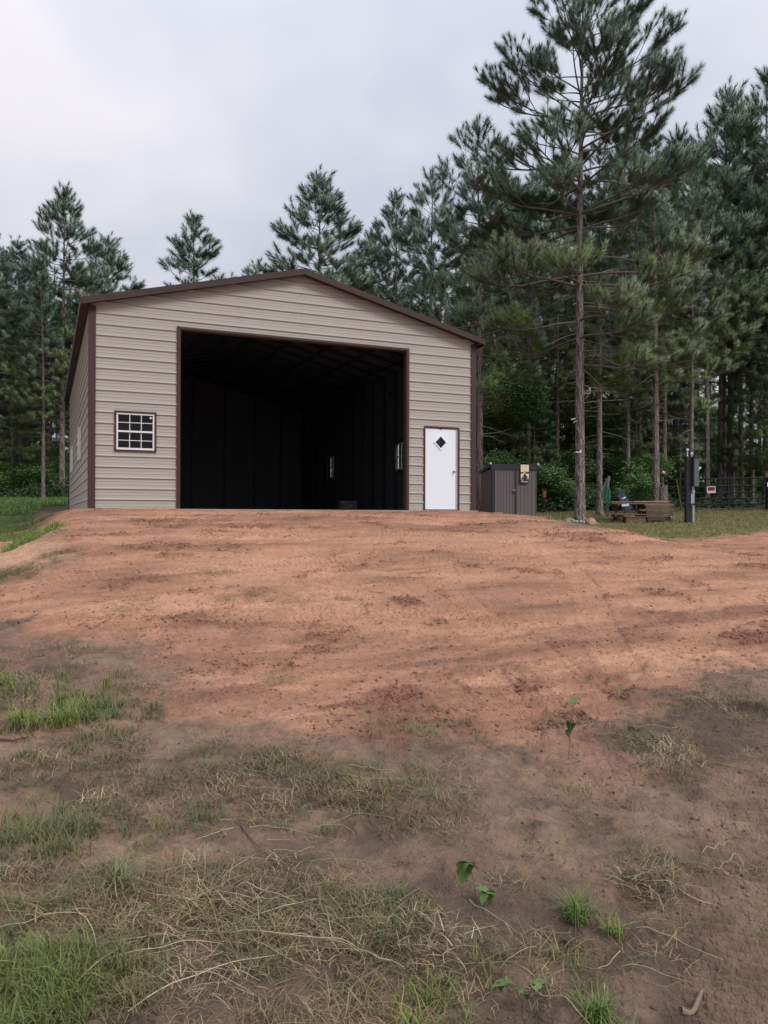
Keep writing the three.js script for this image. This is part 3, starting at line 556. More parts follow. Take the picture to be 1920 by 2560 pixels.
function pineAt(u, vTop, d, kind, label, turn, group, fat) { const p = at(u, 1288, d), y = at(u, vTop, d).y; return plantPine(kind, p.x, p.z, y - terrain(p.x, p.z), turn ?? treeRng() * 6.3, label, group, 'pine_tree', fat); }
// pines one can tell apart
pineAt(1450, -125, 25, 'big', 'tallest pine with open crown, its trunk ringed by stones right of the shed', 0.6);
pineAt(1499, 360, 27.6, 'tall', 'slim pine right behind the tallest one, beside the green hose', 1.2);
pineAt(1199, 297, 27.2, 'open', 'pine close behind the right corner of the garage, between garage and shed', 2.2);
pineAt(1640, 330, 29, 'slim', 'pine rising behind the lumber pile and stump', 0.3, undefined, 1.1);
pineAt(1392, 420, 33, 'slim', 'thin dark pine standing just behind the right side of the shed', 4.2);
pineAt(800, 448, 36, 'spire', 'pine with full pointed top standing alone behind the garage ridge', 1.9, undefined, 1.15);
pineAt(480, 545, 40, 'spire2', 'small pine top showing over the left slope of the garage roof', 3.4, undefined, 1.2);
pineAt(634, 655, 44, 'open', 'tiny pine tip just peeking over the left roof slope near the ridge', 1.0);
pineAt(155, 482, 41, 'spire', 'tall pine left of the garage with pointed crown', 5.0, undefined, 1.05);
pineAt(270, 603, 45, 'spire', 'pine crown just left of the roof corner, behind the tall left pine', 2.6, undefined, 1.15);
pineAt(52, 615, 44, 'slim', 'pine left of the tall left pine with thin pale trunk', 0.9, undefined, 1.2);
pineAt(990, 490, 38, 'spire2', 'pointed pine behind the right roof slope, first to the right of the ridge pine', 0.5, undefined, 1.1);
pineAt(1075, 438, 35, 'open', 'bushy pine behind the right roof slope with its top above its neighbours', 5.2);
pineAt(930, 590, 43, 'spire', 'lower pine over the right roof slope just beside the ridge pine', 2.0);
pineAt(1120, 520, 33, 'open', 'pine with wide dark crown over the right end of the garage roof', 3.9);
pineAt(1826, 236, 36, 'spire', 'tall pointed pine rising above the green gate', 1.4, undefined, 0.95);
pineAt(1915, 188, 38, 'spire2', 'pine at the far right with the highest top beyond the gate', 4.4);
for (const [u, v, d, lab] of [[1592, 880, 33, 'young pine with low branches behind the lumber pile'], [1700, 830, 34.5, 'young low-branched pine just left of the black utility post'], [1880, 800, 35, 'young pine with drooping branches over the right half of the gate'], [1955, 780, 33, 'young pine with low branches at the right edge behind the gate post'], [1335, 900, 31.5, 'young pine standing behind the right half of the shed']]) pineAt(u, v, d, 'low', lab);
// pine trunks along the gate and the forest behind: alike
const GG = 'pines of the dense forest beyond the yard', LG = 'slim pine of the dense forest beyond the yard';
for (const [u, v, d, k, lab] of [[1727, 380, 30.5, 'tall', 'tall pine whose trunk rises right behind the black utility post'], [1768, 400, 34, 'tall2', 'pine trunk standing behind the red and white gate sign'], [1800, 330, 36, 'slim2'], [1812, 420, 39, 'tall'], [1853, 350, 35.5, 'tall2', 'pine trunk behind the right half of the gate, beside the pointed one'], [1878, 390, 38, 'slim2'], [1560, 350, 37, 'spire'], [1600, 420, 34, 'tall'], [1690, 345, 38, 'spire'], [1740, 400, 41, 'open'], [1340, 440, 38, 'spire'], [1280, 470, 35, 'tall2'], [1250, 430, 41, 'spire'], [1420, 400, 40, 'open'], [1530, 440, 43, 'low'], [1960, 250, 34, 'tall'], [2020, 200, 36, 'spire'], [1320, 560, 32, 'slim', 'slim pine directly behind the middle of the shed'], [1570, 560, 31.5, 'slim', 'slim pine behind the blue folding chair'], [1660, 500, 33, 'open', 'bushy pine behind the stump with the pink globe']]) pineAt(u, v, d, k, lab ?? LG, undefined, lab ? undefined : GG);
const LL = 'pine of the shady wood left of the garage', GL = 'pines of the wood left of the garage';
for (const [u, v, d, k] of [[-10, 600, 38, 'tall'], [16, 640, 50, 'spire'], [108, 650, 38, 'slim'], [125, 700, 47, 'open'], [85, 700, 52, 'low'], [190, 690, 49, 'tall'], [30, 760, 42, 'low'], [220, 720, 52, 'spire'], [-60, 560, 42, 'spire'], [-120, 600, 36, 'tall'], [-40, 700, 56, 'open'], [70, 740, 60, 'spire'], [140, 760, 58, 'tall'], [-200, 560, 45, 'spire']]) pineAt(u, v, d, k, LL, undefined, GL);
{ // deeper rows of the forest
  const r = rngOf(5), seen = [];
  for (let n = 0, t = 0; n < 24 && t < 4000; t++) {
    const d = mix(38, 60, r()), u = mix(1120, 2200, r()), p = at(u, 1288, d);
    if (seen.some((q) => Math.hypot(q.x - p.x, q.z - p.z) < 2.3)) continue; seen.push(p); n++;
    plantPine(['tall', 'slim', 'tall2', 'open', 'slim2'][Math.floor(r() * 5)], p.x, p.z, mix(11.5, 15, r()), r() * 6.3, LG, GG);
  }
  for (const [u, d, h] of [[720, 46, 11], [840, 50, 12], [905, 44, 11], [1010, 44, 11.5], [960, 52, 12], [770, 54, 13], [1060, 48, 12], [1100, 44, 12.5], [1150, 47, 13]]) { const p = footAt(u, d); plantPine('low', p.x, p.z, h, r() * 6.3, LG, GG); }
  for (let n = 0, t = 0; n < 15 && t < 4000; t++) {
    const d = mix(46, 66, r()), u = mix(-350, 205, r()), p = at(u, 1288, d);
    if (seen.some((q) => Math.hypot(q.x - p.x, q.z - p.z) < 2.6)) continue; seen.push(p); n++;
    plantPine(['tall2', 'slim2', 'spire', 'slim'][Math.floor(r() * 4)], p.x, p.z, mix(10, 13.5, r()), r() * 6.3, LL, GL);
  }
}
// leafy undergrowth
function leafGeo(n, rad, size, seed) {       // a spray of broad leaves
  const r = rngOf(seed), p = [], nn = [], a = V(), b = V(), c = V(), q = new THREE.Quaternion(), e = new THREE.Euler();
  for (let i = 0; i < n; i++) {
    const o = V(r() - 0.5, (r() - 0.5) * 0.7, r() - 0.5).multiplyScalar(2 * rad), s = size * (0.7 + 0.6 * r()); e.set((r() - 0.5) * 1.3, r() * 6.3, (r() - 0.5) * 1.3); q.setFromEuler(e);
    const w = [[0, 0, 0], [-0.32, 0.05, 0.45], [0, -0.03, 1], [0.32, 0.05, 0.45]].map((k) => V(...k).multiplyScalar(s).applyQuaternion(q).add(o)), nv = V(0, 1, 0).applyQuaternion(q);
    for (const k of [0, 1, 2, 0, 2, 3]) { p.push(w[k].x, w[k].y, w[k].z); nn.push(nv.x, nv.y, nv.z); }
  }
  const g = new THREE.BufferGeometry(); g.setAttribute('position', new THREE.Float32BufferAttribute(p, 3)); g.setAttribute('normal', new THREE.Float32BufferAttribute(nn, 3)); return g;
}
const SPRAY = leafGeo(30, 0.26, 0.085, 6), leafMat = new THREE.MeshPhysicalMaterial({ color: lin(1, 1, 1), roughness: 0.6, side: THREE.DoubleSide, transmission: 0.3, thickness: 0 });
function broadleaf(seed, height, rx, n, bottom) {
  const r = rngOf(seed), g = new THREE.Group(), st = new Tubes(), mats = [], cols = [], X = new THREE.Matrix4(), Q = new THREE.Quaternion(), E = new THREE.Euler();
  const blobs = []; for (let k = 0; k < 15; k++) blobs.push([(r() - 0.5) * 2 * rx * 0.72, mix(bottom, height * 0.86, r()), (r() - 0.5) * 2 * rx * 0.72, mix(0.35, 0.72, r()) * Math.min(rx, height * 0.3) * 0.8]);
  for (let i = 0; i < n; i++) {
    const b = blobs[Math.floor(r() * blobs.length)], a = V(r() - 0.5, r() - 0.5, r() - 0.5).normalize().multiplyScalar(b[3] * Math.pow(r(), 0.4)), p = V(b[0] + a.x * 1.2, Math.max(0.15, b[1] + a.y * 0.7), b[2] + a.z * 1.2);
    E.set((r() - 0.5) * 0.7, r() * 6.3, (r() - 0.5) * 0.7); Q.setFromEuler(E); const s = 0.75 + 0.6 * r(); X.compose(p, Q, V(s, s, s)); mats.push(X.clone()); const v = 0.6 + 0.7 * r(); cols.push([0.15 * v, 0.28 * v, 0.075 * v]);
  }
  for (let k = 0; k < 4; k++) { const t = blobs[k], f = V((r() - 0.5) * 0.3, -0.1, (r() - 0.5) * 0.3); st.add([f, V(t[0] * 0.3, t[1] * 0.5, t[2] * 0.3), V(t[0] * 0.8, t[1], t[2] * 0.8)], 0.045, 0.012, 5); }
  part('stem', st.geometry(), limbMat, g).userData.kind = 'stuff'; scatter('leaves', SPRAY, leafMat, mats, cols, g); g.userData.height = height; return g;
}
const LEAFY = [broadleaf(3, 6.4, 2.2, 1500, 1.2), broadleaf(4, 3.4, 1.6, 800, 0.5), broadleaf(9, 2.0, 1.2, 420, 0.2)];
function shrub(k, u, d, h, label, group, name, cat) { const g = LEAFY[k].clone(), p = footAt(u, d); g.name = numbered(name); g.userData = {}; tag(g, label, cat, group); g.position.copy(p); g.rotation.y = treeRng() * 6.3; g.scale.setScalar(h / LEAFY[k].userData.height); scene.add(g); }
shrub(0, 1262, 32.5, 7.2, 'leafy broadleaf tree with bright green leaves rising behind the shed', undefined, 'broadleaf_tree', 'tree');
shrub(0, 1375, 36, 6.6, 'leafy broadleaf tree left of the tallest pine, behind the shed', undefined, 'broadleaf_tree', 'tree');
shrub(0, 1215, 36, 5.6, 'leafy broadleaf tree hugging the right edge of the garage', undefined, 'broadleaf_tree', 'tree');
shrub(0, 1490, 38, 6.0, 'leafy broadleaf tree right of the tallest pine, above the green hose', undefined, 'broadleaf_tree', 'tree');
shrub(0, 1585, 41, 6.4, 'leafy broadleaf tree filling the gap above the blue folding chair', undefined, 'broadleaf_tree', 'tree');
shrub(0, 1690, 43, 6.6, 'leafy broadleaf tree behind the yellow marker rod', undefined, 'broadleaf_tree', 'tree');
shrub(0, 1790, 47, 6.6, 'leafy broadleaf tree deep in the forest above the gate sign', undefined, 'broadleaf_tree', 'tree');
shrub(0, 1320, 40, 7.6, 'leafy broadleaf tree high behind the right half of the shed', undefined, 'broadleaf_tree', 'tree');
const US = ['dark leafy shrub of the shaded forest edge', 'leafy shrubs along the forest edge'];
for (const [k, u, d, h] of [[1, 1240, 30, 2.6], [1, 1420, 33, 3.0], [1, 1480, 35, 3.2], [1, 1560, 33, 2.8], [2, 1600, 32, 2.2], [1, 1690, 36, 3.0], [2, 1580, 29.5, 1.5], [1, 1780, 41, 3.0], [1, 1850, 44, 3.2], [1, 1930, 42, 3.2], [2, 1390, 30, 1.7], [2, 1345, 30.5, 1.9], [1, 1310, 36, 3.4], [1, 1530, 40, 4.2], [1, 1640, 42, 4.0], [1, 1740, 46, 4.2], [1, 1470, 46, 4.6], [1, 1390, 46, 4.6], [1, 1830, 52, 4.4], [1, 1930, 54, 4.6], [1, 1600, 54, 5], [1, 820, 42, 4.4], [1, 850, 46, 5], [1, 1000, 38, 4], [1, 1040, 42, 4.6], [1, 900, 44, 4.6], [1, 960, 42, 4.4], [1, 1090, 40, 4], [1, 1130, 38, 3.6]]) shrub(k, u, d, h, US[0], US[1], 'shrub', 'shrub');
const UL = ['dark leafy shrub under the pines left of the garage', 'leafy shrubs in the left wood'];
for (const [k, u, d, h] of [[1, 20, 45, 3.2], [1, 90, 48, 3.6], [1, 130, 44, 2.6], [1, 180, 46, 3.2], [2, 60, 42, 2.0], [2, 0, 41, 2.0], [1, -60, 46, 3.4], [1, 50, 56, 4.4], [1, 140, 56, 4.4], [1, 220, 54, 4], [2, 110, 42, 1.6], [2, 150, 42.5, 1.4]]) shrub(k, u, d, h, UL[0], UL[1], 'shrub', 'shrub');
{ // low weeds and saplings carpeting the wood: uncountable
  const r = rngOf(12), mats = [], cols = [], X = new THREE.Matrix4(), Q = new THREE.Quaternion(), E = new THREE.Euler();
  const band = (u0, u1, d0, d1, n, hmax) => { for (let i = 0; i < n; i++) { const d = mix(d0, d1, Math.pow(r(), 1.4)), p = footAt(mix(u0, u1, r()), d); if (redAt(p.x, p.z) > -0.6) continue; const [s, t] = toB(p.x, p.z); if (s > -1 && s < W + 1 && t > -L - 1 && t < 1) continue; p.y += r() * hmax * (0.5 + 0.5 * noise(p.x * 0.5, p.z * 0.5)); E.set((r() - 0.5), r() * 6.3, (r() - 0.5)); const s2 = 0.7 + 0.9 * r(); X.compose(p, Q.setFromEuler(E), V(s2, s2, s2)); mats.push(X.clone()); const v = 0.5 + 0.7 * r(); cols.push([0.06 * v, 0.125 * v, 0.035 * v]); } };
  band(1180, 1660, 29.5, 60, 6500, 0.8); band(1640, 2300, 40, 64, 3000, 0.5); band(1640, 2300, 33, 40, 500, 0.25); band(-500, 215, 39, 72, 5200, 1.0); band(1180, 2300, 58, 90, 2600, 2.6); band(-500, 250, 58, 90, 2600, 3.5); band(700, 1180, 44, 70, 2500, 4);
  tag(scatter('undergrowth', SPRAY, leafMat, mats, cols, scene), 'low green undergrowth carpeting the forest floor under the pines', 'undergrowth', null, 'stuff');
}
// ---------- the yard right of the garage ----------
const noisy = (g, amt, freq, seed) => { const p = g.attributes.position, v = V(); for (let i = 0; i < p.count; i++) { v.fromBufferAttribute(p, i); const k = 1 + amt * (fbm(v.x * freq + seed, v.y * freq + v.z * freq * 1.3 + seed * 2, 3)); p.setXYZ(i, v.x * k, v.y * k, v.z * k); } g.computeVertexNormals(); return g; };
const woodTex = (() => { const n = tileNoise(256, 256, [2, 24], 4, 13), m = tileNoise(256, 256, [4, 4], 3, 31); return dataTex(256, 256, (i) => { const l = 0.55 + 0.5 * (n[i] - 0.5) + 0.3 * (m[i] - 0.5); return [l, l * 0.94, l * 0.87]; }, true); })();
const wood = (r, g, b) => new THREE.MeshStandardMaterial({ color: lin(r * 3, g * 3, b * 3), map: woodTex, roughness: 0.9 });
{ // metal shed
  const a = 0.21, p = at(1228, 1288, 24.9), w = 1.52, dp = 0.98, y0 = terrain(p.x + 0.7, p.z - 0.3) - 0.02, hf = 3.2 - y0, hb = hf - 0.2;
  const s = thing('metal_shed', 'small grey-brown metal shed with navy trim standing beside the garage', 'shed', [p.x, y0, p.z], a);
  const skin = new THREE.MeshStandardMaterial({ color: lin(0.125, 0.108, 0.105), roughness: 0.5 }), navy = mat(lin(0.016, 0.02, 0.03), 0.45), cap = mat(lin(0.8, 0.8, 0.8), 0.5);
  // vertical ribs: a folded sheet along u
  const fold = (w0, h0, h1, place, step = 0.13) => { const us = [0]; for (let u = step; u < w0 - 0.02; u += step) us.push(u - 0.018, u - 0.008, u + 0.008, u + 0.018); us.push(w0); const pos = [], q = V(), of = (i) => (i % 4 === 2 || i % 4 === 3 ? -0.012 : 0), put = (i, top) => { const u = us[i]; place(q, u, top ? mix(h0, h1, u / w0) : 0, i === us.length - 1 ? 0 : of(i)); pos.push(q.x, q.y, q.z); }; for (let i = 0; i < us.length - 1; i++) for (const [k, t] of [[i, 0], [i + 1, 0], [i + 1, 1], [i, 0], [i + 1, 1], [i, 1]]) put(k, t); const g = new THREE.BufferGeometry(); g.setAttribute('position', new THREE.Float32BufferAttribute(pos, 3)); g.computeVertexNormals(); return g; };
  const fh = hf - 0.17;
  part('side_panel', fold(dp, hb - 0.03, fh, (q, u, y, o) => q.set(-o, y, -dp + u), 0.16), skin, s);
  part('side_panel', fold(dp, hb - 0.03, fh, (q, u, y, o) => q.set(w + o, y, -dp + u), 0.16), skin, s);
  part('rear_panel', fold(w, hb, hb, (q, u, y, o) => q.set(u, y, -dp)), skin, s);
  part('front_panel', fold(0.12, fh, fh, (q, u, y, o) => q.set(0.02 + u, y, o), 0.06), skin, s);
  part('front_panel', fold(0.665, fh, fh, (q, u, y, o) => q.set(0.84 + u, y, o)), skin, s);
  const dw = 0.69, door = part('door', fold(dw, fh - 0.03, fh - 0.03, (q, u, y, o) => q.set(0.11 + u, y + 0.02, 0.016 + o), 0.098), skin, s);
  part('door_rail', [box(dw, 0.022, 0.012, 0.11 + dw / 2, fh - 0.02, 0.022), box(0.02, fh - 0.06, 0.012, 0.12, fh / 2, 0.0221), box(0.02, fh - 0.06, 0.012, 0.09 + dw, fh / 2, 0.0221)], skin, door);
  part('latch', [box(0.11, 0.022, 0.02, 0.11 + dw - 0.06, 0.98, 0.038), box(0.02, 0.03, 0.025, 0.11 + dw - 0.01, 0.98, 0.039)], M.chrome, door);
  part('padlock', [box(0.045, 0.045, 0.022, 0.11 + dw - 0.06, 0.9, 0.04, 0.006), new THREE.TorusGeometry(0.017, 0.004, 6, 12, Math.PI).translate(0.11 + dw - 0.06, 0.925, 0.04)], M.black, door);
  for (const x of [0.045, 0.815]) part('corner_post', box(0.07, fh, 0.045, x, fh / 2, 0.014), navy, s);
  part('corner_post', box(0.02, fh, 0.03, w - 0.008, fh / 2, 0.0), skin, s);
  part('fascia', box(w + 0.06, 0.17, 0.04, w / 2, hf - 0.085, 0.03), navy, s);
  part('side_fascia', [bar(V(-0.035, hf - 0.05, 0.01), V(-0.035, hb - 0.02, -dp - 0.1), 0.02, 0.1), bar(V(w + 0.035, hf - 0.05, 0.01), V(w + 0.035, hb - 0.02, -dp - 0.1), 0.02, 0.1)], navy, s);
  part('roof', fold(w + 0.1, 1, 1, (q, u, y, o) => q.set(-0.05 + u, mix(hb + 0.02, hf + 0.008, y) + o, mix(-dp - 0.12, 0.05, y))), mat(lin(0.05, 0.055, 0.06), 0.5), s);
  for (const x of [-0.045, w + 0.045]) part('corner_cap', new RoundedBoxGeometry(0.055, 0.055, 0.06, 2, 0.014).translate(x, hf + 0.004, 0.055), cap, s);
  part('base_rail', [box(w, 0.05, 0.03, w / 2, 0.02, -0.01), box(0.03, 0.05, dp, 0.012, 0.02, -dp / 2)], navy, s);
  // sign hung across the fascia
  const cw = 256, ch = 512, cv = document.createElement('canvas'); cv.width = cw; cv.height = ch; const c = cv.getContext('2d'), rr = rngOf(77);
  c.fillStyle = '#f2dfb4'; c.fillRect(0, 0, cw, ch); c.fillStyle = '#f7ebd2'; c.fillRect(0, 0, cw, 14); c.fillRect(0, 0, 14, 180); c.fillRect(cw - 14, 0, 14, 180);
  const scribble = (x0, y, x1, h, col) => { c.fillStyle = col; for (let x = x0; x < x1;) { const w2 = 5 + rr() * 9; c.fillRect(x, y - h * (0.75 + 0.25 * rr()), w2 * 0.55, h); c.fillRect(x, y - h * rr(), w2, h * 0.28); x += w2 + 3 + (rr() < 0.14 ? 10 : 0); } };
  scribble(34, 44, 130, 16, '#9c7d45'); scribble(142, 44, 222, 18, '#7d6132'); scribble(50, 102, 190, 6, '#c7ab73'); scribble(40, 118, 210, 6, '#c4a870'); scribble(80, 158, 182, 9, '#8c7a4a');
  c.fillStyle = '#6d4a2c'; c.fillRect(0, 200, 92, 56); c.fillStyle = '#54424a'; c.fillRect(140, 196, 116, 62); c.fillStyle = '#e9e0d6';
  c.beginPath(); c.moveTo(0, 290); c.quadraticCurveTo(60, 250, 110, 248); c.lineTo(108, 262); c.quadraticCurveTo(50, 268, 0, 306); c.fill(); c.beginPath(); c.moveTo(256, 296); c.quadraticCurveTo(200, 256, 158, 248); c.lineTo(160, 262); c.quadraticCurveTo(210, 274, 256, 312); c.fill();
  c.fillStyle = '#d8d0c8'; c.fillRect(0, 310, 256, 110); c.fillStyle = '#44352f'; c.beginPath(); c.moveTo(0, 420); c.lineTo(60, 330); c.lineTo(120, 420); c.fill(); c.fillStyle = '#8c827c'; c.beginPath(); c.moveTo(130, 420); c.quadraticCurveTo(190, 300, 256, 400); c.lineTo(256, 430); c.fill();
  c.fillStyle = '#1b1012'; c.beginPath(); c.moveTo(112, 250); c.lineTo(150, 246); c.lineTo(172, 300); c.lineTo(236, 372); c.lineTo(180, 340); c.lineTo(186, 430); c.lineTo(70, 430); c.lineTo(110, 330); c.lineTo(40, 380); c.lineTo(100, 290); c.fill();
  c.fillStyle = '#4d3c22'; c.fillRect(104, 188, 44, 30); c.fillStyle = '#efe6d8'; c.beginPath(); c.moveTo(126, 196); c.lineTo(142, 246); c.lineTo(110, 246); c.fill();
  c.fillStyle = '#170d0e'; c.fillRect(0, 424, 256, 88); scribble(16, 448, 104, 24, '#d8cbc6'); scribble(14, 496, 240, 34, '#e6dad4');
  const tex = new THREE.CanvasTexture(cv); tex.colorSpace = THREE.SRGBColorSpace;
  const f = V(1.1, hf - 0.31, 0.064).applyAxisAngle(UP3, a).add(s.position), sg = thing('wall_sign', 'tall printed sign with cream top and dark picture hung on the shed front', 'sign', [f.x, f.y, f.z], a);
  part('board', box(0.29, 0.6, 0.012), mat(lin(0.02, 0.012, 0.012), 0.5), sg);
  part('print', new THREE.PlaneGeometry(0.272, 0.575).translate(0, 0.004, 0.0085), new THREE.MeshStandardMaterial({ map: tex, roughness: 0.4 }), sg);
}
{ // stones ringing the tallest pine
  const list = [[1411, 1288, 24.7, 13, 6, [0.26, 0.24, 0.19], 'flat grey stone left of the tallest pine, under the tilted tan one'], [1424, 1289, 24.6, 17, 12, [0.33, 0.29, 0.22], 'large tilted tan-grey stone left of the tallest pine, highest of the ring'], [1405, 1297, 24.4, 11, 8, [0.16, 0.11, 0.09], 'dark reddish stone at the left end of the stone ring'], [1419, 1297, 24.2, 14, 8, [0.5, 0.34, 0.2], 'bright orange-tan stone at the front left of the ring'], [1432, 1293, 24.4, 11, 9, [0.36, 0.29, 0.25], 'pinkish grey stone leaning against the left side of the trunk'], [1442, 1290, 24.6, 10, 5, [0.5, 0.45, 0.36], 'pale flat stone right at the middle of the trunk base'], [1453, 1291, 24.5, 12, 6, [0.58, 0.53, 0.44], 'whitest stone of the ring at the right foot of the trunk'], [1459, 1298, 24.2, 7, 6, [0.5, 0.42, 0.32], 'small pale stone half hidden by grass in front of the trunk'], [1468, 1298, 24.3, 11, 8, [0.33, 0.27, 0.2], 'tan stone just left of the pyramid-shaped pink one'], [1476, 1295, 24.7, 22, 11, [0.3, 0.25, 0.18], 'broad grey-brown stone behind the pyramid-shaped pink one'], [1480, 1307, 23.6, 23, 17, [0.5, 0.29, 0.2], 'large pyramid-shaped pink stone nearest to the dirt']];
  list.forEach(([u, v, d, w, h, c, label], i) => {
    const p = at(u, v, d), k = d / FPX, y = terrain(p.x, p.z), m = thing('stone', label, 'stone', [p.x, y, p.z], i * 1.3, 'stones around the tallest pine');
    const g = noisy(new THREE.IcosahedronGeometry(1, 4), 0.5, 0.9, i * 3.7 + 1); g.scale(w * k * 0.54, h * k * 0.62, w * k * 0.48); if (i === 10) { const q = g.attributes.position; for (let j = 0; j < q.count; j++) { const t = clamp(0.5 + q.getY(j) / (h * k * 1.2)); q.setXYZ(j, q.getX(j) * mix(1.15, 0.5, t), q.getY(j) * 1.1, q.getZ(j) * mix(1.1, 0.6, t)); } g.computeVertexNormals(); } if (i === 1) g.rotateZ(0.45);
    part('rock', g.translate(0, h * k * 0.42, 0), new THREE.MeshStandardMaterial({ color: lin(...c), roughness: 0.92, bumpMap: grainTex, bumpScale: 0.01 }), m);
  });
}
{ // fittings on the tallest trunk
  let p = at(1439, 1051, 24.85), g = thing('flood_light', 'white twin-blade floodlight fixed high on the left side of the tallest trunk', 'light', [p.x, p.y, p.z], -0.5);
  part('upper_blade', box(0.15, 0.035, 0.1, -0.06, 0.05, 0.02, 0.01).rotateZ(0.12), M.vinyl, g); part('lower_blade', box(0.12, 0.022, 0.09, -0.02, -0.035, 0.02, 0.008).rotateZ(0.4), M.vinyl, g); part('bracket', box(0.05, 0.09, 0.05, 0.02, 0.0, 0, 0.008), M.black, g);
  p = at(1444, 1126, 24.76); g = thing('trunk_box', 'small black and white box strapped to the tallest trunk', 'box', [p.x, p.y, p.z], 0.2);
  part('body', box(0.17, 0.1, 0.1, 0, 0, 0, 0.015), M.black, g); part('sill', box(0.19, 0.03, 0.13, 0, -0.06, 0.01, 0.008), M.vinyl, g); part('lens', box(0.045, 0.065, 0.02, 0.07, -0.02, 0.055, 0.006), M.vinyl, g); part('strap', new THREE.TorusGeometry(0.16, 0.008, 5, 24).rotateX(Math.PI / 2).translate(0, 0.01, -0.13), M.black, g);
}
{ // hose on its hanger
  const p = at(1520, 1202, 26.6), y = terrain(p.x, p.z), hg = thing('hose_hanger', 'grey wooden hanger post holding the green hose', 'hanger', [p.x, y, p.z], 0.1), top2 = p.y - y;
  part('post', box(0.09, top2 + 0.02, 0.05, 0, (top2 + 0.02) / 2, -0.07), wood(0.1, 0.085, 0.07), hg); part('head_board', bar(V(0.0, top2 - 0.16, -0.02), V(0.05, top2 + 0.16, -0.02), 0.09, 0.03), wood(0.2, 0.18, 0.16), hg); part('hook', rod(V(-0.02, top2 + 0.0, -0.04), V(-0.05, top2 + 0.03, 0.16), 0.02), M.steel, hg);
  const hose = thing('garden_hose', 'coil of green garden hose hanging beside the slim trunk', 'hose', [p.x - 0.06, p.y, p.z + 0.06], 0), r = rngOf(61);
  const gm = [mat(lin(0.03, 0.17, 0.085), 0.45), mat(lin(0.045, 0.22, 0.12), 0.45), mat(lin(0.13, 0.22, 0.15), 0.5)];
  for (let k = 0; k < 9; k++) { const w = mix(0.05, 0.17, r()), h = mix(0.62, 1.02, r()), ox = k > 6 ? -0.16 + 0.05 * (k - 7) : mix(-0.1, 0.07, r()), pts = []; for (let q = 0; q < 14; q++) { const t = q / 14 * 2 * Math.PI, yy = Math.cos(t); pts.push(V(ox * (0.5 - 0.5 * yy) + Math.sin(t) * w * (0.62 - 0.38 * yy) + (r() - 0.5) * 0.012, 0.05 + (yy - 1) * h / 2, (k - 4) * 0.018 + (r() - 0.5) * 0.015)); } part('coil', new THREE.TubeGeometry(new THREE.CatmullRomCurve3(pts, true), 48, 0.0125, 6, true), gm[k > 6 ? 2 : k % 2], hose); }
}
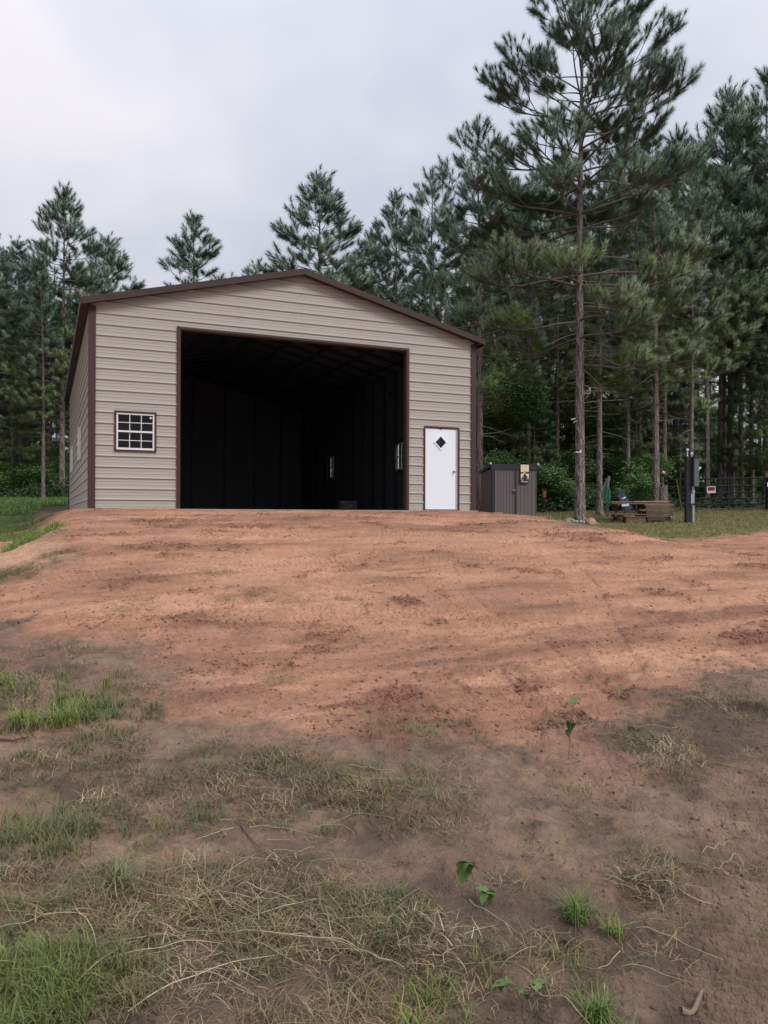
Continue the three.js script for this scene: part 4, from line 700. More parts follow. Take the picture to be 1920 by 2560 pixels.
{ // table, planks, lumber, chair
  const D0 = 24.5, wl = [wood(0.19, 0.15, 0.115), wood(0.24, 0.19, 0.14), wood(0.13, 0.1, 0.08), wood(0.17, 0.135, 0.11), wood(0.1, 0.078, 0.065)];
  const c = at(1585, 1288, D0), yg = terrain(c.x, c.z), S = D0 / FPX, Y = (v) => 1.55 + (1288 - v) * S - yg, X = (u) => (u - 1585) * S;
  const tb = thing('picnic_table', 'low weathered plank table with bench beside the hose', 'table', [c.x, yg, c.z], -0.03);
  for (let k = 0; k < 4; k++) part('top_plank', box(X(1668) - X(1526), 0.045, 0.135, (X(1526) + X(1668)) / 2, Y(1256.5), -0.22 + k * 0.145, 0.005), wl[k % 2 ? 3 : 0], tb);
  part('top_cleat', box(0.04, 0.07, 0.6, X(1540), Y(1260), 0), wl[2], tb);
  part('bench_plank', box(X(1606) - X(1527), 0.035, 0.2, (X(1527) + X(1606)) / 2, Y(1284), 0.36, 0.005), wl[3], tb); part('bench_plank', box(X(1640) - X(1527), 0.04, 0.2, (X(1527) + X(1640)) / 2, Y(1277), -0.62, 0.005), wl[3], tb);
  for (const [u, m] of [[1538, 0], [1598, 1]]) { part('leg', bar(V(X(u), Y(1262), -0.12), V(X(u), -0.02, 0.36), 0.07, 0.035), wl[4], tb); part('leg', bar(V(X(u) + 0.04, Y(1262), 0.12), V(X(u) + 0.04, -0.02, -0.36), 0.07, 0.035), wl[4], tb); part('leg_brace', box(0.035, 0.08, 1.1, X(u) + 0.075, Y(1287), -0.12), wl[4], tb); }
  // planks lying on top
  const plank = (u0, u1, v0, v1, th, dz, w, m, label) => { const a = V(X(u0), Y(v0), dz), b = V(X(u1), Y(v1), dz), o = V(c.x, yg, c.z), t = thing('plank', label, 'plank', [o.x + (a.x + b.x) / 2, o.y + (a.y + b.y) / 2, o.z + dz], 0, 'boards on and under the table'); part('board', new RoundedBoxGeometry(a.distanceTo(b), th, w, 1, 0.006).rotateZ(Math.atan2(b.y - a.y, b.x - a.x)), m, t); };
  plank(1577, 1666, 1252.4, 1251.0, 0.036, 0.2, 0.14, wood(0.42, 0.34, 0.25), 'pale fresh plank lying on the front edge of the table top');
  plank(1597, 1693, 1252.4, 1248.6, 0.03, -0.04, 0.14, wl[4], 'dark plank on the table whose end sticks out far to the right');
  plank(1525, 1603, 1252.6, 1252.0, 0.04, 0.03, 0.15, wl[1], 'brown plank on the left half of the table top');
  plank(1546, 1564, 1261.5, 1260.2, 0.075, 0.34, 0.02, mat(lin(0.62, 0.62, 0.62), 0.6), 'short white board under the left half of the table top');
  const ord = ['topmost', 'second from the top', 'third from the top', 'fourth from the top', 'fifth from the top', 'lowest']; const r = rngOf(17);
  [[1258.2, 1262.6, 1603, 1677], [1264, 1270, 1606, 1673], [1271, 1275, 1590, 1680], [1276.5, 1283, 1607, 1672], [1284, 1287, 1601, 1669], [1288.5, 1298, 1608, 1666]].forEach(([v0, v1, u0, u1], i) => {
    const t = thing('lumber_board', 'rough weathered board ' + ord[i] + ' in the lumber pile under the table', 'board', [c.x + (X(u0) + X(u1)) / 2, yg + (Y(v0) + Y(v1)) / 2, c.z + 0.12], (r() - 0.5) * 0.06, 'boards of the lumber pile');
    part('board', noisy(new RoundedBoxGeometry(X(u1) - X(u0), (v1 - v0) * S, 0.42 + 0.08 * r(), 2, 0.008), 0.015, 2, i), [wl[1], wl[3], wl[0], wl[2], wl[3], wl[4]][i], t);
  });
  { const t = thing('wooden_box', 'low brown wooden box in front of the bench under the chair', 'box', [c.x + X(1575), yg, c.z + 0.42], 0.04); part('front_board', box(X(1600) - X(1552), 0.17, 0.02, 0, 0.07, 0.14), wl[3], t); part('rear_board', box(X(1600) - X(1552), 0.17, 0.02, 0, 0.07, -0.14), wl[4], t); for (const s of [-1, 1]) part('end_board', box(0.02, 0.17, 0.26, s * ((X(1600) - X(1552)) / 2 - 0.012), 0.07, 0), wl[4], t); part('lid', box(X(1600) - X(1552) + 0.04, 0.03, 0.34, 0, 0.172, 0), wood(0.2, 0.14, 0.08), t); }
  { // folding chair
    const q = at(1566, 1288, 25.6), y = terrain(q.x, q.z), t = thing('folding_chair', 'blue folding chair leaning back behind the table', 'chair', [q.x, y, q.z], 0.25), s2 = 25.6 / FPX, top3 = 1.55 + (1288 - 1230) * s2 - y, blue = mat(lin(0.012, 0.03, 0.085), 0.8);
    const curve = new THREE.Shape([[-0.13, 0], [0.13, 0], [0.135, 0.55], [0.1, 0.6], [-0.1, 0.6], [-0.135, 0.55]].map((k) => new THREE.Vector2(...k)));
    const back = part('backrest', new THREE.ExtrudeGeometry(curve, { depth: 0.02, bevelEnabled: true, bevelSize: 0.008, bevelThickness: 0.008, bevelSegments: 2 }).rotateX(-0.35).rotateZ(0.36).translate(0.1, top3 - 0.56, 0), blue, t);
    const em = new THREE.CylinderGeometry(0.042, 0.042, 0.006, 20).rotateX(Math.PI / 2).translate(-0.03, 0.43, 0.033).rotateX(-0.35).rotateZ(0.36).translate(0.1, top3 - 0.56, 0), em2 = box(0.09, 0.035, 0.006, 0.055, 0.43, 0.033).rotateX(-0.35).rotateZ(0.36).translate(0.1, top3 - 0.56, 0);
    part('red_emblem', em, mat(lin(0.5, 0.05, 0.04), 0.7), back); part('white_emblem', em2, mat(lin(0.7, 0.68, 0.68), 0.7), back);
    part('seat', box(0.42, 0.03, 0.4, 0.16, top3 - 0.6, 0.14, 0.012).rotateX(0.08), mat(lin(0.42, 0.1, 0.1), 0.8), t);
    for (const s of [-1, 1]) { part('leg', rod(V(-0.12 + (s > 0 ? 0.5 : 0), top3 - 0.28, -0.08), V(-0.25 + (s > 0 ? 0.5 : 0), 0, 0.3), 0.014), M.black, t); part('leg', rod(V(-0.1 + (s > 0 ? 0.48 : 0), top3 - 0.55, 0.3), V(-0.16 + (s > 0 ? 0.5 : 0), 0, -0.25), 0.014), M.black, t); }
  }
}
{ // stump with its garden lantern
  let p = footAt(1658, 27.4); const k = 27.4 / FPX, y = p.y, hs = 1.55 + (1288 - 1212) * k - y, st = thing('tree_stump', 'grey bark-covered stump standing behind the lumber pile', 'stump', [p.x, y, p.z]);
  const t = new Tubes(); t.add([V(0, -0.2, 0), V(0, 0.2, 0), V(0.01, hs * 0.6, 0), V(0, hs, 0)], [0.2, 0.155, 0.14, 0.138], 0, 16, 2); part('bark', t.geometry(), barkMat, st); part('cut_face', new THREE.CylinderGeometry(0.138, 0.138, 0.012, 20).translate(0, hs, 0), wood(0.3, 0.26, 0.2), st);
  const ln = thing('garden_lantern', 'rusty rod ornament with a pink globe standing on the stump', 'ornament', [p.x - 0.01, y + hs, p.z]);
  part('rod', rod(V(0, 0, 0), V(0, 0.34, 0), 0.014), mat(lin(0.2, 0.09, 0.04), 0.8), ln); part('cup', new THREE.CylinderGeometry(0.075, 0.055, 0.06, 16).translate(0, 0.37, 0), M.black, ln); part('globe', new THREE.SphereGeometry(0.06, 16, 12).translate(0.01, 0.46, 0), mat(lin(0.72, 0.4, 0.38), 0.4), ln); part('finial', rod(V(-0.03, 0.46, 0), V(-0.06, 0.72, 0), 0.01, 0.006), mat(lin(0.25, 0.14, 0.09)), ln);
}
{ // yellow rod, path light, feeder
  const a = at(1711, 1290, 24.2), b = at(1692, 1200, 24.2); a.y = terrain(a.x, a.z) - 0.05;
  const r = thing('marker_rod', 'thin leaning yellow marker rod left of the black post', 'rod', [a.x, a.y, a.z]); part('shaft', rod(V(0, 0, 0), b.clone().sub(a), 0.012, 0.009, 6), mat(lin(0.42, 0.33, 0.06), 0.6), r); part('tip', new THREE.SphereGeometry(0.013, 8, 6).translate(b.x - a.x, b.y - a.y, 0), mat(lin(0.5, 0.24, 0.05), 0.6), r);
  const q = footAt(1677, 24.1), l = thing('path_light', 'little black path light with white head beside the lumber pile', 'light', [q.x, q.y, q.z]); part('stake', rod(V(0, -0.05, 0), V(0, 0.17, 0), 0.014), M.black, l); part('head', new THREE.SphereGeometry(0.035, 12, 8).translate(0, 0.2, 0), M.vinyl, l); part('cap', new THREE.ConeGeometry(0.06, 0.035, 14).translate(0, 0.24, 0), M.black, l);
  const f = footAt(1360, 29.5), k = 29.5 / FPX, y = 1.55 + (1288 - 1243) * k - f.y, h = thing('bird_feeder', 'rust-orange feeder box on a thin stake in the woods beside the shed', 'feeder', [f.x, f.y, f.z], 0.2); part('stake', rod(V(0, -0.1, 0), V(0, y, 0), 0.014), deadMat, h); part('box', box(0.13, 0.26, 0.12, 0, y + 0.14, 0, 0.01), mat(lin(0.3, 0.09, 0.03), 0.7), h); part('roof', [bar(V(-0.1, y + 0.27, 0), V(0.0, y + 0.34, 0), 0.02, 0.16), bar(V(0.1, y + 0.27, 0), V(0.0, y + 0.34, 0), 0.019, 0.16)], mat(lin(0.12, 0.09, 0.07)), h);
}
{ // black utility post
  const D1 = 24, k = D1 / FPX, p = footAt(1720, D1), y = p.y, Y = (v) => 1.55 + (1288 - v) * k - y, X = (u) => (u - 1720) * k;
  const t = thing('utility_post', 'square black post carrying a grey electrical box and conduit', 'post', [p.x, y, p.z], 0.0);
  part('timber', box(0.17, Y(1138) + 0.2, 0.17, 0, (Y(1138) - 0.2) / 2, 0, 0.012), mat(lin(0.022, 0.02, 0.021), 0.85), t);
  part('rear_timber', box(0.1, Y(1142) + 0.1, 0.14, 0.15, (Y(1142) - 0.1) / 2, -0.12, 0.01), mat(lin(0.014, 0.014, 0.014), 0.85), t);
  part('electrical_box', box(0.15, Y(1143) - Y(1214), 0.34, X(1735.5), (Y(1143) + Y(1214)) / 2, 0.02, 0.012), mat(lin(0.12, 0.14, 0.145), 0.45, { metalness: 0.3 }), t);
  part('box_hood', box(0.17, 0.06, 0.38, X(1735.5), Y(1141), 0.02, 0.01), M.black, t);
  part('conduit', [rod(V(X(1731), Y(1214), 0.05), V(X(1731), -0.1, 0.05), 0.038, 0.038, 14), new THREE.CylinderGeometry(0.05, 0.05, 0.09, 14).translate(X(1731), Y(1226), 0.05), box(0.06, Y(1232) - Y(1262), 0.08, X(1726.5), Y(1247), 0.07, 0.008)], mat(lin(0.36, 0.38, 0.41), 0.5), t);
  part('conduit_strap', box(0.12, 0.05, 0.05, X(1727), Y(1258), 0.1), M.black, t);
  const mk = (u, v, v0, lab) => { const g = thing('globe_light', lab, 'light', [p.x + X(u), y + Y(v0), p.z + 0.01], 0, undefined); part('globe', new THREE.SphereGeometry(0.042, 18, 12).translate(0, Y(v) - Y(v0), 0), M.vinyl, g); part('stem', rod(V(0, 0, 0), V(0, Y(v) - Y(v0), 0), 0.013), M.vinyl, g); part('foot', new THREE.CylinderGeometry(0.014, 0.032, 0.025, 14).translate(0, 0.012, 0), M.vinyl, g); };
  mk(1718, 1122, 1138, 'taller white globe light on top of the black post'); mk(1729, 1131.5, 1140.5, 'lower white globe light above the grey electrical box');
  const g = thing('security_light', 'small white security light on the right side of the electrical box', 'light', [p.x + X(1741), y + Y(1168), p.z + 0.03], 0); part('housing', box(0.12, 0.06, 0.09, 0.055, 0.01, 0, 0.012), M.vinyl, g); part('sensor', new THREE.SphereGeometry(0.034, 12, 8).translate(0.045, -0.045, 0.01), M.vinyl, g);
}
{ // gate
  const D2 = 31.5, a = at(1667, 1288, D2), b = at(1915, 1288, D2 - 0.3), len = a.distanceTo(b), k = D2 / FPX, y0 = terrain((a.x + b.x) / 2, a.z), Yv = (v) => 1.55 + (1288 - v) * k - y0, gm = mat(lin(0.006, 0.02, 0.013), 0.85), tilt = 0.06;
  const g = thing('tube_gate', 'dark green metal tube gate closing the track through the pines', 'gate', [a.x, y0, a.z], Math.atan2(-(b.z - a.z), b.x - a.x));
  const hi = Yv(1196), lo = Yv(1273.5), rr = 0.08;
  const loop = []; for (const [x, y] of [[rr, lo], [len - rr, lo + tilt], [len, lo + rr + tilt], [len, hi - rr + tilt], [len - rr, hi + tilt], [rr, hi], [0, hi - rr], [0, lo + rr]]) loop.push(V(x, y, 0));
  const path = new THREE.CurvePath(); for (let i = 0; i < 8; i++) path.add(i % 2 ? new THREE.QuadraticBezierCurve3(loop[i], V(i < 5 ? len : 0, (i === 1 || i === 7 ? lo : hi) + (i < 5 ? tilt : 0), 0), loop[(i + 1) % 8]) : new THREE.LineCurve3(loop[i], loop[(i + 1) % 8]));
  part('frame_tube', new THREE.TubeGeometry(path, 220, 0.03, 8, true), gm, g);
  for (const v of [1214.5, 1231, 1245.5, 1259.5]) part('bar', rod(V(0, Yv(v), 0), V(len, Yv(v) + tilt, 0), 0.028), gm, g);
  for (const f of [0.14, 0.62]) part('upright', box(0.045, hi - lo, 0.02, len * f, (hi + lo) / 2 + tilt * f, 0.03), gm, g);
  for (const [u, d, lab] of [[1920, 31.1, 'black gate post at the right end of the gate, with white reflector'], [1664, 31.6, 'black gate post at the left end of the gate behind the lumber pile']]) { const q = footAt(u, d), t = thing('gate_post', lab, 'post', [q.x, q.y, q.z], 0, 'posts of the tube gate'); part('post', rod(V(0, -0.2, 0), V(0, 1.32, 0), 0.06, 0.055, 12), M.black, t); if (u > 1800) part('reflector', box(0.05, 0.17, 0.012, -0.035, 1.55 + 79 * k - q.y, 0.064), M.vinyl, t); }
  const cv = document.createElement('canvas'); cv.width = 256; cv.height = 208; const c = cv.getContext('2d'), r = rngOf(4); c.fillStyle = '#d9d6d4'; c.fillRect(0, 0, 256, 208); c.fillStyle = '#8e1420'; c.fillRect(20, 18, 216, 118); c.fillStyle = '#5d0c14';
  for (let row = 0; row < 2; row++) for (let x = 34; x < 216; x += 14) { c.fillRect(x, 34 + row * 46, 8, 32); if (r() < 0.6) c.fillRect(x, 34 + row * 46 + Math.floor(r() * 3) * 12, 13, 7); }
  c.fillStyle = '#77706e'; for (let x = 34; x < 214; x += 8 + r() * 9) c.fillRect(x, 156 + r() * 8, 5, 20); const tx = new THREE.CanvasTexture(cv); tx.colorSpace = THREE.SRGBColorSpace;
  const q = at(1778, 1224.5, D2 - 0.22), s = thing('gate_sign', 'small red and white sign hung on the green gate', 'sign', [q.x, q.y, q.z], g.rotation.y); part('plate', box(0.335, 0.27, 0.008, 0, 0, 0, 0.003).rotateZ(0.03), M.vinyl, s); part('print', new THREE.PlaneGeometry(0.325, 0.262).rotateZ(0.03).translate(0, 0, 0.0056), new THREE.MeshStandardMaterial({ map: tx, roughness: 0.4 }), s);
}
// ---------- grass, straw, clods, seedlings, sticks ----------
function bladeTuft(n, h, spread, width, lie, seed, seg = 3) {   // curved blades; lie 0 upright .. 1 flat on the ground
  const r = rngOf(seed), p = [], nn = [], idx = [];
  for (let i = 0; i < n; i++) {
    const az = r() * 6.283, rr = spread * Math.sqrt(r()), L0 = h * (0.5 + 0.7 * r()), w = width * (0.6 + 0.7 * r()), q = V(Math.cos(r() * 6.3) * rr, 0.0, Math.sin(r() * 6.3) * rr);
    let e = mix(1.45, 0.28, clamp(lie + (r() - 0.5) * 0.5)), a = az; const bend = (0.15 + 0.75 * r()) * mix(0.9, 0.35, lie), sx = -Math.sin(az), sz = Math.cos(az), b0 = p.length / 3, c = q.clone();
    if (lie > 0.5) c.y = 0.004 + r() * 0.03;
    for (let k = 0; k <= seg; k++) {
      const ww = w * (1 - Math.pow(k / seg, 1.6) * 0.92) / 2, nx = -Math.cos(a) * Math.sin(e), ny = Math.cos(e), nz = -Math.sin(a) * Math.sin(e);
      p.push(c.x + sx * ww, c.y, c.z + sz * ww, c.x - sx * ww, c.y, c.z - sz * ww); nn.push(nx, ny, nz, nx, ny, nz);
      if (k < seg) { const o = b0 + k * 2; idx.push(o, o + 2, o + 1, o + 1, o + 2, o + 3); }
      c.add(V(Math.cos(a) * Math.cos(e), Math.sin(e), Math.sin(a) * Math.cos(e)).multiplyScalar(L0 / seg)); e -= bend; a += (r() - 0.5) * 0.5; if (c.y < 0.003) { c.y = 0.003; e = Math.max(e, 0.02); }
    }
  }
  const g = new THREE.BufferGeometry(); g.setAttribute('position', new THREE.Float32BufferAttribute(p, 3)); g.setAttribute('normal', new THREE.Float32BufferAttribute(nn, 3)); g.setIndex(idx); return g;
}
const bladeMat = new THREE.MeshPhysicalMaterial({ color: lin(1, 1, 1), roughness: 0.6, side: THREE.DoubleSide, transmission: 0.25, thickness: 0 }), strawMat = mat(lin(1, 1, 1), 0.75, { side: THREE.DoubleSide });
const BL = { green: [bladeTuft(20, 0.13, 0.05, 0.0045, 0.12, 1), bladeTuft(20, 0.12, 0.06, 0.0045, 0.3, 2)], lawn: [bladeTuft(26, 0.1, 0.13, 0.007, 0.25, 3, 2)], dead: [bladeTuft(30, 0.09, 0.1, 0.003, 0.8, 4), bladeTuft(26, 0.12, 0.12, 0.0032, 0.9, 5), bladeTuft(34, 0.065, 0.1, 0.0028, 0.68, 6)] };
const gr = rngOf(301), QX = new THREE.Quaternion(), EX = new THREE.Euler();
class Sow {
  constructor() { this.m = []; this.c = []; }
  put(x, z, s, c, dy = 0) { EX.set((gr() - 0.5) * 0.25, gr() * 6.283, (gr() - 0.5) * 0.25); const X = new THREE.Matrix4().compose(V(x, top(x, z) + dy, z), QX.setFromEuler(EX), V(s, s * (0.8 + 0.4 * gr()), s)); this.m.push(X); this.c.push(c); }
  mesh(name, geo, material, label) { return this.m.length && tag(scatter(name, geo, material, this.m, this.c, scene), label, name.replace(/_/g, ' '), null, 'stuff'); }
}
const wob = (c, s = 0.3) => { const k = 1 - s / 2 + s * gr(), t = (gr() - 0.5) * 0.12; return [c[0] * k * (1 + t), c[1] * k, c[2] * k * (1 - t)]; };
{
  const dead = [new Sow(), new Sow(), new Sow()], green = [new Sow(), new Sow()], lawn = new Sow(), clods = [new Sow(), new Sow()], chips = new Sow();
  const P = (u, v) => onGround(u, v);
  // trampled dead grass over the brown soil: noise patches and the thick mats of the photograph
  const mats = [[700, 1940, 0.7, 1.3], [860, 1990, 0.55, 1.4], [1010, 1985, 0.35, 0.9], [560, 1880, 0.5, 0.7], [1730, 1880, 0.7, 1.5], [1850, 1800, 0.85, 1.5], [1890, 1930, 0.6, 1.3], [1640, 2190, 0.24, 1.5], [1770, 2180, 0.22, 1.5], [1840, 2140, 0.18, 1.4], [320, 2010, 0.45, 0.7], [150, 1900, 0.55, 0.9], [1280, 1880, 0.35, 0.8], [250, 1650, 0.9, 0.9], [420, 1740, 0.6, 0.9], [520, 1650, 0.7, 0.6], [60, 1760, 0.7, 0.9], [110, 2090, 0.3, 1], [30, 2200, 0.3, 0.9], [500, 2230, 0.36, 1], [760, 2250, 0.34, 1], [620, 2380, 0.3, 1], [850, 2330, 0.3, 1], [1000, 2300, 0.24, 0.9], [1080, 2430, 0.22, 0.9], [1380, 2440, 0.18, 0.9], [1600, 2370, 0.14, 0.9], [1640, 2420, 0.14, 0.8], [1250, 2380, 0.2, 0.7], [330, 2330, 0.3, 1], [200, 2250, 0.26, 0.9], [400, 2480, 0.24, 0.8], [1600, 1770, 0.3, 0.7], [1100, 2120, 0.35, 0.5], [1480, 2010, 0.3, 0.4]].map(([u, v, r, k]) => { const p = P(u, v); return [p.x, p.z, r, k]; });
  for (let i = 0; i < 15000; i++) {
    const d = 1.75 + 8.3 * Math.pow(gr(), 1.5), x = d * mix(-0.56, 0.56, gr()), z = -d, rd = redAt(x, z); if (rd > 0.25) continue;
    let k = sstep(0.1, 0.5, fbm(x * 1.3 + 60, z * 1.3, 4, 0.55)) * 0.3 + 0.07; const lone = k < 0.14; for (const [mx, mz, r, w] of mats) { const q = Math.hypot(x - mx, z - mz) / r; if (q < 1.3) k = Math.max(k, 0.62 * w * (1 - sstep(0.25, 1.0, q + 0.8 * fbm(x * 2.6, z * 2.6, 3)))); }
    if (x < -1.2) k = Math.max(k, 0.14); k *= 1 - sstep(-0.4, 0.25, rd + 0.3 * fbm(x * 2, z * 2, 2)); if (trackAt(x, z)[1] > 0.4) k *= 0.08;
    if (gr() > k) continue;
    const t = gr(), c = t < 0.34 ? [0.18, 0.135, 0.06] : t < 0.62 ? [0.25, 0.18, 0.095] : t < 0.82 ? [0.1, 0.08, 0.04] : t < 0.92 ? [0.1, 0.115, 0.035] : [0.4, 0.31, 0.18];
    dead[Math.floor(gr() * 3)].put(x, z, lone && k < 0.2 ? mix(0.3, 0.75, gr()) : mix(0.6, 1.25, gr()), wob(c, 0.5), -0.008);
  }
  // small stray tufts on the red dirt
  for (const [u, v, n] of [[1460, 2000, 0], [720, 1705, 8], [1515, 1700, 8], [770, 1610, 4], [520, 1440, 14], [610, 1500, 10], [700, 1500, 12], [830, 1500, 8], [150, 1385, 26], [110, 1415, 20], [40, 1440, 60], [10, 1435, 40], [1700, 1395, 5], [340, 1520, 12], [1020, 1840, 14], [1100, 1850, 10], [1380, 1790, 8]]) { const p = P(u, v); for (let i = 0; i < n; i++) dead[i % 3].put(p.x + (gr() - 0.5) * 0.5, p.z + (gr() - 0.5) * 0.5, 1, wob([0.16, 0.15, 0.06], 0.5)); }
  // green growth
  const patch = (u, v, r, n, s, c, sow = green) => { const p = P(u, v); for (let i = 0; i < n; i++) { const a = gr() * 6.3, q = r * Math.sqrt(gr()); sow[Math.floor(gr() * sow.length)].put(p.x + Math.cos(a) * q, p.z + Math.sin(a) * q * 1.0, s * (0.7 + 0.6 * gr()), wob(c, 0.45)); } };
  const G1 = [0.16, 0.2, 0.035], G2 = [0.125, 0.15, 0.035], G3 = [0.17, 0.165, 0.05];
  patch(60, 2130, 0.3, 60, 0.8, G2); patch(140, 2060, 0.3, 40, 0.7, G3); patch(60, 2330, 0.16, 26, 0.7, G2); patch(140, 2480, 0.2, 70, 0.75, G2); patch(60, 2530, 0.2, 80, 0.9, G1); patch(260, 2520, 0.18, 36, 0.7, G3); patch(300, 2460, 0.16, 30, 0.7, G3); patch(10, 1720, 0.3, 30, 0.8, G1); patch(220, 1800, 0.5, 60, 0.9, G3); patch(120, 1860, 0.5, 40, 0.8, G3); patch(430, 2080, 0.25, 20, 0.6, G2); patch(1080, 2570, 0.14, 12, 0.6, G1); patch(110, 1740, 0.6, 40, 1, G3);
  patch(960, 2330, 0.2, 24, 0.7, G2); patch(1330, 2450, 0.2, 18, 0.6, G3); patch(700, 2020, 0.5, 24, 0.6, G2); patch(1000, 1980, 0.3, 16, 0.6, G2);
  // grass beyond: green patches on the left sand, yellowish strip before the forest on the right
  for (let i = 0; i < 22000; i++) {
    const right = i % 2, d = right ? mix(17, 31, gr()) : mix(16, 41, gr()), x = right ? d * mix(0.17, 0.56, gr()) : d * mix(-0.55, -0.36, gr()), z = -d, [s, t] = toB(x, z);
    if (s > -0.25 && s < W + 0.4 && t > -L && t < 0.4) continue; const rd = redAt(x, z), n = fbm(x * 0.9 + 2, z * 0.9 + 8, 3); if (!right && padWeight(x, z) > 0.12) continue;
    if (right) { if (soil(x, z).red > 0.55 || Math.hypot((x - 6.1) * 0.8, z + 24.0) < 0.75) continue; const c = gr() < 0.5 + n * 0.5 ? [0.28, 0.265, 0.085] : gr() < 0.6 ? [0.17, 0.225, 0.055] : [0.36, 0.3, 0.14]; if (gr() < 0.9) lawn.put(x, z, mix(0.45, 1.0, gr()), wob(c, 0.4)); }
    else { const sd = sandAt(x, z), far = d > 26.5 ? 1 : 0; if (rd > -0.2) continue; if (!far && (n < (sd > -0.2 ? 0.22 : 0.0) || d < 17)) continue; lawn.put(x, z, mix(0.7, far ? 2.4 : 1.3, gr()), wob(far ? [0.14, 0.24, 0.045] : [0.17, 0.28, 0.045], 0.4)); }
  }
  for (const [u, v, r, n] of [[30, 1322, 0.7, 200], [10, 1346, 0.8, 260], [80, 1345, 0.45, 140], [80, 1316, 0.6, 140], [-40, 1330, 1.2, 240], [20, 1300, 0.8, 120]]) patch(u, v, r, n, 0.8, [0.18, 0.28, 0.045], [lawn]);
  // lush tufts round the stones
  for (const [u, v, n] of [[1440, 1302, 60], [1425, 1300, 30], [1400, 1298, 30], [1500, 1300, 40], [1530, 1300, 40]]) patch(u, v, 0.4, n >> 1, 0.75, [0.09, 0.15, 0.035], [lawn]);
  // clods of loose fill
  for (let i = 0; i < 200000; i++) { const d = 3.5 + 13 * gr(), x = d * mix(-0.55, 0.55, gr()), z = -d; if (redAt(x, z) < 0.1) continue; const q = soil(x, z); if (gr() > q.clod * 0.9 + 0.045 + (0.06 + 0.3 * sstep(0.05, 0.45, fbm(x * 0.8 + 90, z * 1.2, 4))) * (1 - sstep(5, 11, d)) * q.red) continue; const k = Math.pow(gr(), 3.5), s = mix(0.004, 0.016, k); clods[i % 2].put(x, z, s, wob(gr() < 0.55 ? q.c : q.c.map((k) => k * 0.68), 0.35), s * 0.2); }
  for (let i = 0; i < 8000; i++) { const d = 1.8 + 5.5 * gr(), x = d * mix(-0.55, 0.55, gr()), z = -d; if (redAt(x, z) > 0.2) continue; if (gr() > 0.25 + sstep(-0.1, 0.4, fbm(x * 2.3, z * 2.3 + 5, 3))) continue; const s = mix(0.002, 0.0095, Math.pow(gr(), 2.5)); clods[i % 2].put(x, z, s, wob(gr() < 0.97 ? [0.13, 0.08, 0.056] : [0.22, 0.17, 0.12], 0.4), s * 0.2); }
  dead.forEach((s, i) => s.mesh('dead_grass', BL.dead[i], strawMat, ['matted dead grass lying over the brown soil', 'longer flattened straw scattered over the brown soil', 'short dry grass stubble over the brown soil'][i]));
  green.forEach((s, i) => s.mesh('green_grass', BL.green[i], bladeMat, ['fresh green grass sprouting at the left foreground', 'spreading green grass blades in the left foreground'][i]));
  lawn.mesh('yard_grass', BL.lawn[0], bladeMat, 'short grass on both sides of the red dirt and before the forest');
  const clod = noisy(new THREE.IcosahedronGeometry(1, 1), 0.6, 1.2, 5), clod2 = noisy(new THREE.DodecahedronGeometry(1, 0), 0.5, 1.1, 9).scale(1.3, 0.7, 1);
  clods.forEach((s, i) => s.mesh('dirt_clods', i ? clod2 : clod, mat(lin(1, 1, 1), 0.95), ['loose crumbs of red dirt on the graded ramp', 'small flat clods and pebbles on the ground'][i]));
}
{ // long mown stalks in the near left
  const r = rngOf(808), st = new Tubes(), pale = new Tubes();
  const stalk = (T, x, z, az, len, rad, lift) => { const pts = []; let a = az, h = 0.008 + r() * 0.02, e = lift, X = x, Z = z; for (let k = 0; k < 8; k++) { pts.push(V(X, top(X, Z) + h, Z)); X += Math.cos(a) * len / 7; Z += Math.sin(a) * len / 7; h = Math.max(0.004, h + e * len / 7); e -= lift / 3.2; a += (r() - 0.5) * 0.22; } T.add(new THREE.CatmullRomCurve3(pts).getPoints(14), rad, rad * 0.45, 4); };
  for (const [u0, u1, v0, v1, n, a0, a1] of [[180, 700, 2150, 2450, 70, -0.6, 0.9], [420, 1000, 2180, 2420, 50, -0.4, 0.8], [480, 800, 2060, 2180, 16, -0.2, 0.5], [0, 400, 2250, 2500, 30, -1.2, 1.2], [980, 1200, 2250, 2480, 12, -0.5, 0.8], [1600, 1900, 1780, 1960, 14, -0.8, 0.8], [1580, 1840, 2130, 2260, 14, -1, 1], [1280, 1660, 2340, 2500, 12, -1, 1], [600, 1200, 1880, 2030, 12, -1, 1]]) for (let i = 0; i < n; i++) { const p = onGround(mix(u0, u1, r()), mix(v0, v1, r())); stalk(r() < 0.55 ? st : pale, p.x, p.z, mix(a0, a1, r()) + (r() < 0.4 ? 3.14 : 0) + (r() < 0.3 ? (r() - 0.5) * 3 : 0), mix(0.08, 0.42, Math.pow(r(), 2.2)), mix(0.001, 0.0021, r()), r() * 0.3); }
  for (const [u, v, az, len] of [[590, 2230, 0.45, 0.35], [600, 2300, -0.2, 0.4], [180, 2470, -0.25, 0.5], [320, 2545, -0.6, 0.5], [570, 2350, 0.25, 0.5], [700, 2350, 0.5, 0.32], [120, 2560, -1.2, 0.4], [190, 2300, 0.9, 0.35], [420, 2300, -0.9, 0.35], [800, 2290, 1.1, 0.3], [350, 2240, 0.6, 0.35]]) { const p = onGround(u, v); stalk(pale, p.x, p.z, az, len, 0.0026, 0.22); }
  tag(part('straw', st.geometry(), mat(lin(0.2, 0.22, 0.09), 0.7), scene), 'greenish mown grass stalks strewn over the near ground', 'straw', null, 'stuff'); tag(part('straw', pale.geometry(), mat(lin(0.44, 0.38, 0.23), 0.7), scene), 'pale dry grass stalks strewn over the near ground', 'straw', null, 'stuff');
}
